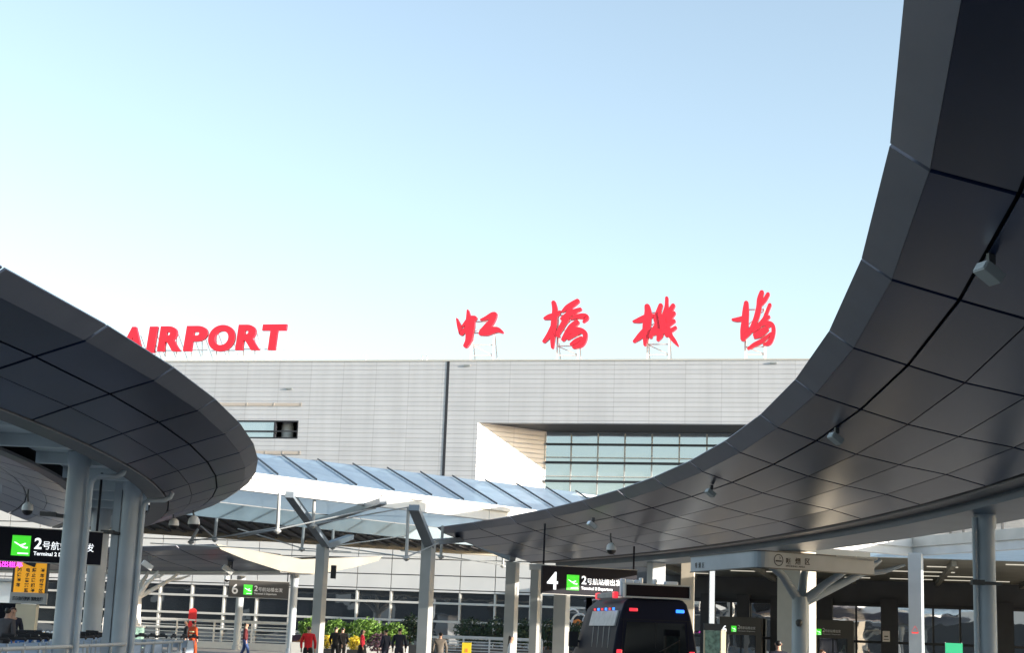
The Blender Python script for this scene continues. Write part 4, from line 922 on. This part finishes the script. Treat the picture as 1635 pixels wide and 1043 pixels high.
def person(label, loc, yaw, h=1.70, top='c_black', low='c_black', hair='hair', longhair=False, stride=.0, skirt=False, arm=0.0, bag=None, stripes=False, lean=0.):
    """stands facing local -Y"""
    t = thing('person', label, 'person', loc, yaw, 'people walking and standing around the forecourt'); k = h / 1.75
    def S(l): return [(x * k, (y - lean * max(z - .9, 0)) * k, z * k, (tuple(q * k for q in r) if isinstance(r, tuple) else r * k)) for x, y, z, r in l]
    st = stride
    hip, chest, neck, head = (0, 0, .95), (0, 0, 1.36), (0, -.01, 1.50), (0, -.03, 1.63)
    af = arm
    hands = [(-.26, -.06 - af, .80 + af * .6), (.26, -.04 - af * .7, .80 + af * .5)]
    elb = [(-.27, .02, 1.10), (.27, .02, 1.10)]
    kn = [(-.10, -.06 - st * .5, .50), (.10, -.03 + st * .3, .50)]; an = [(-.10, -st, .09), (.10, .02 + st, .09 + st * .1)]
    V_ = [(*hip, .10), (0, 0, 1.15, .095), (*chest, (.12, .08)), (*neck, .055), (0, -.02, 1.58, .075), (0, -.025, 1.69, .088)]
    E_ = [(0, 1), (1, 2), (2, 3), (3, 4), (4, 5)]
    for sx in (0, 1):
        b0 = len(V_); s = -1 if sx == 0 else 1
        V_ += [(s * .18, 0, 1.40, .06), (*elb[sx], .042), (hands[sx][0], hands[sx][1], hands[sx][2] + .06, .03), (*hands[sx], .038), (hands[sx][0], hands[sx][1] - .02, hands[sx][2] - .07, .02), (hands[sx][0] - s * .02, hands[sx][1] - .05, hands[sx][2] - .03, .012)]
        E_ += [(2, b0), (b0, b0 + 1), (b0 + 1, b0 + 2), (b0 + 2, b0 + 3), (b0 + 3, b0 + 4), (b0 + 3, b0 + 5)]
        b0 = len(V_); V_ += [(s * .10, 0, .86, .09), (*kn[sx], .06), (*an[sx], .042), (an[sx][0], an[sx][1] - .16, .035, .035)]
        E_ += [(0, b0), (b0, b0 + 1), (b0 + 1, b0 + 2), (b0 + 2, b0 + 3)]
    # nose
    b0 = len(V_); V_ += [(0, -.125, 1.635, .014)]; E_ += [(4, b0)]
    body = skin_mesh('body', S(V_), E_, 'skin', t, 2)
    # face marks
    b = MB()
    ly = -lean * .75
    for sx in (-.033, .033): b.ellip((sx * k, (-.108 + ly) * k, 1.655 * k), .013 * k, .008 * k, .008 * k, 8, 5)
    b.ellip((0, (-.103 + ly) * k, 1.575 * k), .024 * k, .008 * k, .006 * k, 8, 5); b.build('face_features', 'hairbr', t, local=True)
    # jacket
    J = [(0, 0, .78, (.16, .13)), (0, 0, .92, (.17, .14)), (0, 0, 1.15, (.165, .135)), (0, 0, 1.37, (.185, .13)), (0, -.005, 1.47, (.085, .08))]; JE = [(0, 1), (1, 2), (2, 3), (3, 4)]
    for sx in (0, 1):
        b0 = len(J); s = -1 if sx == 0 else 1
        J += [(s * .19, 0, 1.39, .078), (elb[sx][0], elb[sx][1], elb[sx][2], .06), (hands[sx][0], hands[sx][1], hands[sx][2] + .08, .05)]; JE += [(3, b0), (b0, b0 + 1), (b0 + 1, b0 + 2)]
    jk = skin_mesh('jacket', S(J), JE, top, t, 2)
    if stripes:
        for z in (1.08, 1.22):
            b = MB(); b.lathe((0, (-lean * (z - .9)) * k, z * k), [(.20 * k, -.025 * k), (.20 * k, .025 * k)], 20); o = b.build('reflective_stripe', 'c_silver', jk, local=True, smooth=True); o.scale = (1, .8, 1)
    if skirt:
        b = MB(); b.lathe((0, 0, 0), [(.27 * k, .42 * k), (.23 * k, .65 * k), (.19 * k, .92 * k), (.14 * k, 1.0 * k)], 20); b.build('skirt', low, t, local=True, smooth=True)
    else:
        T = [(0, 0, 1.0, .15), (0, 0, .93, .15)]; TE = [(0, 1)]
        for sx in (0, 1):
            b0 = len(T); s = -1 if sx == 0 else 1; T += [(s * .10, 0, .82, .105), (*kn[sx], .078), (an[sx][0], an[sx][1], .10, .065)]; TE += [(1, b0), (b0, b0 + 1), (b0 + 1, b0 + 2)]
        skin_mesh('trousers', S(T), TE, low, t, 2)
    b = MB()
    for sx in (0, 1): b.ellip((an[sx][0] * k, (an[sx][1] - .06) * k, .05 * k), .05 * k, .13 * k, .05 * k)
    b.build('shoes', 'c_black', t, local=True, smooth=True)
    Hh = [(0, .0, 1.70, (.092, .10)), (0, .035, 1.66, (.085, .08)), (0, .05, 1.58, .06)]; HE = [(0, 1), (1, 2)]
    if longhair: Hh += [(0, .07, 1.46, (.085, .05)), (0, .09, 1.32, (.07, .035))]; HE += [(2, 3), (3, 4)]
    skin_mesh('hair', S(Hh), HE, hair, t, 2)
    b = MB()
    for s in (-1, 1): b.ellip((s * .082 * k, (-.02 + ly) * k, 1.635 * k), .014 * k, .026 * k, .034 * k, 8, 6)
    b.build('ears', 'skin', t, local=True, smooth=True)
    if bag:
        b = MB(); hx, hy, hz_ = hands[1]; b.obox((hx * k + .05, hy * k, hz_ * k - .36), XU, YU, ZU, .07, .17, .15); bg = b.build('handbag', bag, t, local=True, bevel=.02)
        b = MB(); b.tube([(hx * k + .05, hy * k - .1, hz_ * k - .22), (hx * k + .04, hy * k, hz_ * k - .02), (hx * k + .05, hy * k + .1, hz_ * k - .22)], .012, 6); b.build('strap', bag, bg, local=True)
    return t
def at_head(x, ytop, h, z0=.0):     # ground spot for a person whose head top shows at pixel (x, ytop)
    zt_ = z0 + h
    return zt_
def put(x, Y, z0=0.): p = P(x, 1000, Y); return Vector((p.x, p.y, z0))
PI = math.pi
person('person in a bright red padded coat seen from behind beside the beige column', put(494, 58), PI, 1.66, 'c_red', 'c_black', stride=.12)
person('person in black jacket, left of two standing by the yellow flowers', put(537, 71), PI * .9, 1.70, 'c_black', 'c_black', arm=.1, stride=.1)
person('person in black jacket, right of two standing by the yellow flowers', put(548, 72.5), PI * 1.1, 1.68, 'c_black', 'c_black', arm=.2)
person('person in pinkish red top and black skirt carrying a tan bag', put(580, 73), PI / 2, 1.62, 'c_pinkred', 'c_black', 'hair', True, .15, True, bag='c_bag')
person('person in dark suit with a pale face, left of the pair before the hedge', put(617, 66), PI * 1.3, 1.66, 'c_navy', 'c_navy', arm=.1)
person('taller person in dark suit, right of the pair before the hedge', put(639, 64), PI, 1.74, 'c_navy', 'c_navy', arm=.05)
person('person in taupe coat with grey trousers seen from behind right of the central column', put(704, 60), PI, 1.62, 'c_taupe', 'c_grey', bag='c_white')
person('person in a white top with long dark hair beside the second central column', put(817, 52), PI / 2, 1.60, 'c_white', 'c_taupe', 'hair', True, .18)
person('person in dark red jacket and blue jeans walking alone on the left', put(393, 76), PI * .55, 1.72, 'c_crimson', 'c_jeans', 'hair', True, .2)
person('person in orange workwear with reflective stripes by the fence', put(309, 74), PI * .8, 1.72, 'c_orange', 'c_orange', stripes=True, stride=.15)
person('person in dark jacket standing close beside the orange worker', put(298, 75), -PI * .4, 1.74, 'c_black', 'c_grey')
person('person in dark jacket with cropped hair right of the van, before the big beige column', put(1243, 41, .0), PI, 1.74, 'c_navy', 'c_navy')
person('person with brown hair at the very bottom edge, right of the white branching column', put(1313, 42, 0), .2, 1.55, 'c_grey', 'c_black', 'hairbr')
person('person in grey hooded jacket leaning at the far left behind the railing', put(8, 39, .15), PI * .9, 1.66, 'c_grey', 'c_black', lean=.12)
person('person with reddish brown hair facing the grey hooded one at far left', put(19, 41.5, .15), .35, 1.70, 'c_navy', 'c_black', 'hairbr', True)

# ------------------------------------------------------------------ railing and luggage trolleys
RL = thing('railing', 'silver tube railing curving along the bottom left in front of the trolleys', 'railing', PZ(140, 1033, 1.02) - ZU * .87)
rp = [PZ(x, y, 1.04) for x, y in ((-60, 1041), (0, 1037.5), (70, 1035), (140, 1032), (210, 1029), (275, 1026.2), (300, 1025))]
b = MB(); b.tube(rp, .038, 12); b.build('handrail', 'mull', RL, smooth=True)
b = MB(); b.tube([p - ZU * .3 for p in rp], .02, 8); b.tube([p - ZU * .6 for p in rp], .02, 8); b.build('lower_rail', 'steel', RL, smooth=True)
for i in range(len(rp) - 1):
    for q in (0, .5):
        p = lerp(rp[i], rp[i + 1], q); b = MB(); b.tube([(p.x, p.y, .15), (p.x, p.y, p.z - .03)], .028, 8); b.lathe((p.x, p.y, p.z), [(.045, -.02), (.05, 0), (.045, .025)], 10); b.build('post', 'steel2', RL, smooth=True)
def trolley(panel):
    t = thing('luggage_trolley', '', 'trolley')
    b = MB(); b.tube([(-.28, .45, .15), (-.28, -.35, .2), (-.28, -.42, .95)], .018, 8); b.tube([(.28, .45, .15), (.28, -.35, .2), (.28, -.42, .95)], .018, 8); b.tube([(-.28, .45, .15), (.28, .45, .15)], .018, 8)
    for y in (-.2, .05, .3): b.tube([(-.28, y, .18), (.28, y, .18)], .012, 6)
    b.build('frame', 'steel', t, local=True, smooth=True)
    b = MB(); b.tube([(-.33, -.48, 1.0), (-.30, -.5, 1.04), (.30, -.5, 1.04), (.33, -.48, 1.0)], .032, 10); b.tube([(-.12, -.5, 1.08), (.12, -.5, 1.08)], .04, 8); b.build('handle', 'blk', t, local=True, smooth=True)
    b = MB(); b.box(-.25, .25, -.40, -.38, .42, .92); b.build('front_panel', panel, t, local=True, bevel=.02)
    b = MB(); b.box(-.26, .26, -.37, -.10, .72, .75); b.box(-.26, .26, -.12, -.10, .75, .93); b.box(-.26, -.24, -.37, -.12, .75, .93); b.box(.24, .26, -.37, -.12, .75, .93); b.build('basket', 'palebl', t, local=True)
    for x, y in ((-.28, .4), (.28, .4), (0, -.3)):
        b = MB(); b.tube([(x - .02, y, .07), (x + .02, y, .07)], .07, 14); b.build('wheel', 'blk', t, local=True)
    return t
GT = 'luggage trolleys parked behind the railing'
protoA = trolley('palebl'); protoB = trolley('blue')
labA = 'luggage trolley with black handle and pale panel in the nested row behind the railing'
labB = 'luggage trolley with bright blue panel stacked beside the left column foot'
na = 0
for i in range(22):
    a = -1.0 + i * .86
    p = ring(69.9 + .05 * (i % 3), a, .15)
    o = protoA if i == 0 else copy_tree(protoA)
    o.location = p; o.rotation_euler = (0, 0, R_(a + 90 - 90 + random.uniform(-6, 6))); tag(o, labA, 'trolley', GT)
for i in range(9):
    p = P(150 + i * 17, 1000, 44 + i * .5); o = copy_tree(protoA); o.location = (p.x, p.y, .15); o.rotation_euler = (0, 0, R_(85 + random.uniform(-8, 8))); tag(o, labA, 'trolley', GT)
for i in range(4):
    p = P(34 + i * 12.5, 1000, 40.5 + .3 * i); o = protoB if i == 0 else copy_tree(protoB); o.location = (p.x, p.y, .15); o.rotation_euler = (0, 0, R_(random.uniform(-6, 6))); tag(o, labB, 'trolley', 'blue luggage trolleys by the column')

# ------------------------------------------------------------------ far fence, plants, small street things
def fence(label, x0, x1, Y0, ztop, m, base=None, step=1.6, nb=6):
    p, q = P(x0, 1000, Y0), P(x1, 1000, Y0); q = p + FAX * ((q - p).length * 1.0); p.z = q.z = 0; d = (q - p).normalized(); L = (q - p).length
    t = thing('fence', label, 'fence', (p + q) / 2)
    zb_ = .0
    if base: b = MB(); b.obox((p + q) / 2 + ZU * base / 2, d, Vector((-d.y, d.x, 0)), ZU, L / 2, .15, base / 2); b.build('plinth', 'white', t); zb_ = base
    b = MB(); b.bar(p + ZU * (ztop - .06), q + ZU * (ztop - .06), .1, .12); b.build('top_rail', m, t)
    b = MB()
    for i in range(nb): z = zb_ + .1 + (ztop - zb_ - .25) * i / (nb - 1); b.bar(p + ZU * z, q + ZU * z, .03, .05)
    b.build('rails', m, t)
    n_ = int(L / step)
    for i in range(n_ + 1):
        c = p + d * (L * i / n_); b = MB(); b.bar(c + ZU * zb_, c + ZU * (ztop - .121), .1, .1, XU); b.build('post', m, t)
    return t
fence('white barred fence on a low plinth along the far left pavement', 165, 482, 98, 1.85, 'white', .55, 2.3)
fence('grey slatted railing in front of the dark glazed hall beside the central columns', 700, 870, 92, 1.45, 'steel', None, 1.5, 8)
def leaf_cloud(mb, c, rx, ry, rz, n, s, top_flat=False):
    c = Vector(c)
    for _ in range(n):
        while True:
            v = Vector((random.uniform(-1, 1), random.uniform(-1, 1), random.uniform(-1, 1)))
            if .35 < v.length < 1: break
        k = 1 + .18 * math.sin(v.x * 7 + v.y * 5) * math.cos(v.z * 6)
        p = c + Vector((v.x * rx, v.y * ry, v.z * rz)) * k
        a = Vector((random.gauss(0, 1), random.gauss(0, 1), random.gauss(0, 1))).normalized(); u = a.orthogonal().normalized(); w = a.cross(u); q = s * random.uniform(.6, 1.3)
        mb.face([p - u * q, p - w * q * .55, p + u * q, p + w * q * .55])
def plant(name, label, cat, x, Y, w, zc, rz, m, n, s, pot=None, group=None, ry=None, pm='white', ph=.6):
    p = P(x, 1000, Y); p.z = 0; t = thing(name, label, cat, p, 0, group)
    b = MB(); leaf_cloud(b, p + ZU * zc, w / 2, ry or w / 2, rz, n, s); b.build('foliage', m, t)
    b = MB(); b.tube([p + ZU * .1, p + ZU * zc], [.05, .03], 6)
    for q in range(3): a = q * 2.1; b.tube([p + ZU * (zc * .6), p + Vector((math.cos(a) * w * .25, math.sin(a) * w * .25, zc + rz * .3))], .02, 5)
    b.build('stem', 'stem', t)
    if pot: b = MB(); b.box(p.x - pot / 2, p.x + pot / 2, p.y - .3, p.y + .3, 0, ph); b.build('pot', pm, t, bevel=.02)
    return t
GH = 'clipped hedge shrubs in the forecourt planter'
plant('hedge_shrub', 'bright green clipped hedge shrub showing left of the first beige column', 'shrub', 494, 80, 1.1, 1.55, .55, 'leaf', 1500, .065, None, GH)
plant('hedge_shrub', 'bright green clipped hedge shrub just right of the first beige column', 'shrub', 536, 80, 1.4, 1.5, .55, 'leaf', 1700, .065, None, GH)
plant('hedge_shrub', 'widest bright green hedge shrub, above the person with the tan bag', 'shrub', 584, 80, 2.0, 1.55, .6, 'leaf', 2500, .065, None, GH)
plant('hedge_shrub', 'bright green hedge shrub at the right end above the dark suited pair', 'shrub', 629, 80, 1.35, 1.5, .5, 'leaf', 1600, .065, None, GH)
t = thing('planter', 'long pale planter box under the bright green hedge', 'planter', P(570, 1000, 80.2)); t.location.z = 0
p = P(570, 1000, 80); b = MB(); b.box(p.x - 3.2, p.x + 2.6, p.y - .6, p.y + .6, 0, .85); b.build('box', 'steel2', t, bevel=.03); b = MB(); b.box(p.x - 3.1, p.x + 2.5, p.y - .5, p.y + .5, .852, .9); b.build('soil', 'stem', t)
plant('flower_pot', 'yellow flowers in a dark pot left of the two black jackets', 'flowers', 524, 75, .5, .95, .35, 'leafy', 420, .05, .5, 'yellow flower pots', pm='navy' if 'navy' in MT else 'darkgrey', ph=.65)
plant('flower_pot', 'yellow flowers in a dark pot right of the two black jackets', 'flowers', 567, 75, .7, .95, .35, 'leafy', 600, .05, .6, 'yellow flower pots', pm='darkgrey', ph=.65)
plant('purple_shrub', 'dull purple leaved shrub behind the person with the tan bag', 'shrub', 605, 76, 1.2, 1.0, .45, 'leafp', 420, .08, .9, None, pm='darkgrey', ph=.5)
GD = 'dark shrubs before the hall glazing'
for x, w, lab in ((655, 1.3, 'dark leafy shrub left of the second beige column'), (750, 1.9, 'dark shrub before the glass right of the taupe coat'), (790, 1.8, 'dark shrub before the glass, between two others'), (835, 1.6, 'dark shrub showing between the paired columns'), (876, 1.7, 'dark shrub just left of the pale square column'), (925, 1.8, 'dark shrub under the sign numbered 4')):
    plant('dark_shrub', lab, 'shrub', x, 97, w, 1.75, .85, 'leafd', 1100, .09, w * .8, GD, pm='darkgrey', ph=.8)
t = thing('promotion_block', 'orange and mauve angular block beside the red coat', 'display', P(474, 1000, 82)); t.location.z = 0
p = P(474, 1000, 82); b = MB(); b.prism([(-.3, 0), (.6, 0), (.55, .9), (.35, 1.2), (-.25, .75)], p - ZU * p.z, XU, ZU, YU, .5); b.build('orange_block', 'orange', t)
b = MB(); b.prism([(-.22, .72), (.2, .98), (.3, 1.22), (-.2, 1.18)], p - ZU * p.z - YU * .05, XU, ZU, YU, .4); b.build('mauve_panel', 'leafp', t)
# red round topped poster stand
p = P(306, 1000, 90); p.z = .22
t = thing('poster_stand', 'red round topped poster stand behind the orange worker', 'sign', p)
b = MB(); arc_ = [(-.22, 1.0), (.22, 1.0), (.22, 1.95)] + [(.22 * math.cos(a), 2.0 + .2 * math.sin(a)) for a in [i * PI / 8 for i in range(9)]] + [(-.22, 1.95)]
b.prism(arc_, p, XU, ZU, YU, .12); b.build('panel', 'redp', t)
b = MB(); b.box(p.x - .2, p.x + .2, p.y - .012, p.y - .003, 1.72, 1.8); b.build('caption', 'txt_w', t)
b = MB(); b.box(p.x - .3, p.x + .3, p.y - .02, p.y + .14, .97, .998); b.tube([(p.x - .15, p.y + .06, 0), (p.x - .15, p.y + .06, .97)], .03, 8); b.tube([(p.x + .15, p.y + .06, 0), (p.x + .15, p.y + .06, .97)], .03, 8); b.build('legs', 'steel2', t)
# green grey planter box at the left tree column
p = P(216, 1020, 88); p.z = 0; t = thing('utility_box', 'pale green box standing at the foot of the left white branching column', 'box', p)
b = MB(); b.box(p.x - .35, p.x + .35, p.y, p.y + .5, 0.05, 1.25); b.build('cabinet', 'map', t, bevel=.02); b = MB(); b.box(p.x - .4, p.x + .4, p.y - .05, p.y + .55, 1.252, 1.32); b.build('lid', 'steel2', t)
# yellow sign on the railing
p = P(745, 1036, 88); t = thing('warning_sign', 'small yellow sign with a red mark on the slatted railing', 'sign', p)
b = MB(); b.obox(p, FAX, FNN, ZU, .26, .015, .30); b.build('plate', 'yel', t); b = MB(); b.obox(p + FNN * .02 - ZU * .12, FAX, FNN, ZU, .07, .004, .1); b.build('red_mark', 'orange', t)
p = P(926, 992, 98); t = thing('window_decal', 'white curled ring decal with an orange patch on the glass left of the van', 'decal', p)
b = MB()
for (ox_, oz_, r_) in ((-.45, .3, .38), (.0, -.1, .5), (.5, .0, .3)): b.tube([p + FAX * (ox_ + r_ * math.cos(a)) + ZU * (oz_ + r_ * math.sin(a)) for a in [k * PI / 10 for k in range(17)]], .06, 6)
b.build('ring', 'txt_w', t); b = MB(); b.prism([(-.45, -.3), (.1, -.35), (.3, -.1), (-.1, .1), (-.4, .0)], p + FNN * .08, FAX, ZU, FNN, .02); b.build('patch', 'orange', t)
# white kiosk at far left
p = P(20, 1000, 75); p.z = 0; t = thing('kiosk', 'white cabin with a dark window behind the amber notice board', 'kiosk', p)
b = MB(); b.box(p.x - .9, p.x + .45, p.y, p.y + 2, 0, 3.2); b.build('wall', 'white', t, bevel=.03); b = MB(); b.box(p.x - .7, p.x + .3, p.y - .02, p.y - .003, 1.2, 2.2); b.build('window', 'vang', t); b = MB(); b.box(p.x - 1.1, p.x + .6, p.y - .25, p.y + 2.2, 3.2, 3.32); b.build('roof', 'steel2', t)
GB = 'white bollards behind the left column'
lab = 'white rounded bollard in the short row left of the nearest column'
for i in range(5):
    p = P(56 + i * 7.2, 1000, 70); p.z = 0; b = MB(); b.lathe(p, [(.09, 0), (.09, .9), (.075, .98), (.02, 1.02)], 12); o = b.build('bollard', 'white', None, smooth=True, origin=p); tag(o, lab, 'bollard', GB)
# map board, poles and door vestibules on the right
p = P(1138, 1000, 38); p.z = .15; t = thing('map_board', 'information board with a green map right of the van', 'sign', p)
b = MB(); a, c = P(1126, 1007, 38), P(1149, 1055, 38); b.box(a.x, c.x, 38, 38.08, c.z, a.z); b.build('panel', 'map', t); b = MB(); b.box(a.x - .03, c.x + .03, 37.99, 38.1, a.z + .003, a.z + .16); b.build('heading', 'darkgrey', t)
b = MB(); b.box(a.x - .03, a.x - .003, 37.99, 38.1, .15, a.z); b.box(c.x + .003, c.x + .03, 37.99, 38.1, .15, a.z); b.build('legs', 'cream', t)
p = P(1136, 1000, 70); p.z = 0; t = thing('service_column', 'slender pale blue square column standing behind the map board', 'column', p)
b = MB(); b.obox(p + ZU * 3.1, XU, YU, ZU, .11, .11, 3.1); b.build('shaft', 'steel', t); b = MB(); b.obox(p + ZU * 1.1, XU, YU, ZU, .18, .18, .06); b.build('collar', 'white', t)
p = P(1154, 1030, 66); p.z = 0; t = thing('cream_pillar', 'short cream pillar between the map board and the door numbered 6', 'pillar', p)
b = MB(); b.obox(p + ZU * 1.05, XU, YU, ZU, .11, .14, 1.05); b.build('shaft', 'cream', t); b = MB(); b.obox(p + ZU * 2.13, XU, YU, ZU, .13, .16, .025); b.build('cap', 'mull', t)
def vestibule(label, x0, x1, yt, num, icx, d=-2.2):
    a0, z1 = FP(x0, yt, d); a1, _ = FP(x1, yt, d)
    t = thing('entrance_vestibule', label, 'doorway', FW((a0 + a1) / 2, 0, d), 0, 'door vestibules along the terminal front')
    zs = z1 - 1.15
    b = MB(); b.fbox(a0, a1, zs, z1, d, -.9); b.fbox(a0, a0 + .35, 0, zs, d, -.9); b.fbox(a1 - .35, a1, 0, zs, d, -.9); b.build('portal', 'signgry', t)
    b = MB(); b.fbox(a0 + .35, a1 - .35, 0, zs, d + .5, d + .54); g_ = b.build('door_glass', 'glass_dark', t)
    b = MB(); m_ = (a0 + a1) / 2
    for ss in (a0 + .4, m_, a1 - .4): b.fbox(ss - .04, ss + .04, 0, zs - .002, d + .42, d + .498)
    b.build('door_frame', 'dark', g_)
    o = lambda x, y: (lambda q: FW(q[0], q[1], d - .006))(FP(x, y, d))
    if num: text_mesh(num, .62, FAX, ZU, o(x0 + 4, icx[1] + 3), 'lit_w', t, 'number', bold=.008)
    plane_icon(t, o(icx[0], icx[1] + 2.5), FAX, ZU, .34, FNN)
    text_mesh('2', .36, FAX, ZU, o(icx[0] + 10, icx[1] - 2), 'txt_w', t, 'lettering'); text_mesh('号航站楼出发', .2, FAX, ZU, o(icx[0] + 14, icx[1] - 2), 'txt_w', t, 'lettering', width=1.0); text_mesh('Terminal 2 Departure', .1, FAX, ZU, o(icx[0] + 11, icx[1] + 2), 'txt_w', t, 'lettering', width=1.1)
    return t
vestibule('dark doorway block with number 6 and green pictogram right of the map board', 1149, 1216, 985, '6', (1167.5, 1007))
vestibule('dark doorway block with green pictogram and no number right of the branching column', 1297, 1362, 990, None, (1303, 1012))
p = FP(1415, 1017, -.83); b = MB(); c = FW(p[0], p[1], -.83); b.obox(c, FAX, FNN, ZU, .23, .012, .34); t = thing('paper_notice', 'white no smoking notice stuck on a dark facade column', 'notice', c); b.build('sheet', 'txt_w', t)
b = MB(); b.obox(c + FNN * .016, FAX, FNN, ZU, .12, .003, .035); b.obox(c + FNN * .016 - ZU * .2, FAX, FNN, ZU, .16, .003, .02); b.build('symbol', 'txt_k', t)
p = P(1523, 1036, 70); t = thing('banner', 'green banner low between the two right hand columns', 'banner', p); b = MB(); b.obox(p, XU, YU, ZU, .38, .02, .22); b.build('cloth', 'green', t)
b = MB(); b.bar((p.x - .36, p.y + .04, 0), (p.x - .36, p.y + .04, p.z + .25), .03, .03, XU); b.bar((p.x + .36, p.y + .04, 0), (p.x + .36, p.y + .04, p.z + .25), .03, .03, XU); b.build('stand', 'steel2', t)

# ------------------------------------------------------------------ unseen building, added to shade the near side and mirror in the glass
PB = thing('shade_building', 'unseen pale building behind the viewer, added to cast shade and mirror in the glass', 'building', (80, -35, 0))
b = MB(); b.hexa([(58, -89.5, 0), (100, -89.5, 0), (100, -4.6, 0), (58, 15.8, 0), (58, -89.5, 27), (100, -89.5, 27), (100, -4.6, 27), (58, 15.8, 27)]); b.build('wall', 'concrete', PB)  # added sun blocker, its end slanted along the sunlight
b = MB(); b.box(-70, 57.5, -130, -90, 0, 13); b.build('mirrored_pale_block', 'palewall', PB); b = MB(); b.box(-270, -70.2, -140, -95, 0, 19); b.build('mirrored_dark_block', 'deck', PB); b = MB(); rw = random.Random(3)  # pale and dark blocks added for the terminal glass to reflect
for k in range(22):
    x0 = -265 + k * 9 + rw.uniform(0, 3); z0 = rw.choice((3.2, 6.5, 10)); b.box(x0, x0 + rw.uniform(2, 6.5), -95.2, -94.9, z0, z0 + rw.uniform(.8, 3))
b.build('mirrored_pale_panels', 'palewall', PB)  # pale patches added to vary the reflections in the hall glass
b = MB()
for z in range(3, 26, 4): b.box(57.9, 57.99, -88, 14, z, z + 1.8)
b.box(-69, 57, -89.99, -89.9, .5, 7); b.box(-69, 57, -89.99, -89.9, 10.6, 11.2)
for k in range(14): b.box(-66 + k * 9, -62 + k * 9, -89.98, -89.88, 8.2, 10.3)
b.build('dark_band', 'dark', PB)  # dark bands on the added blocks
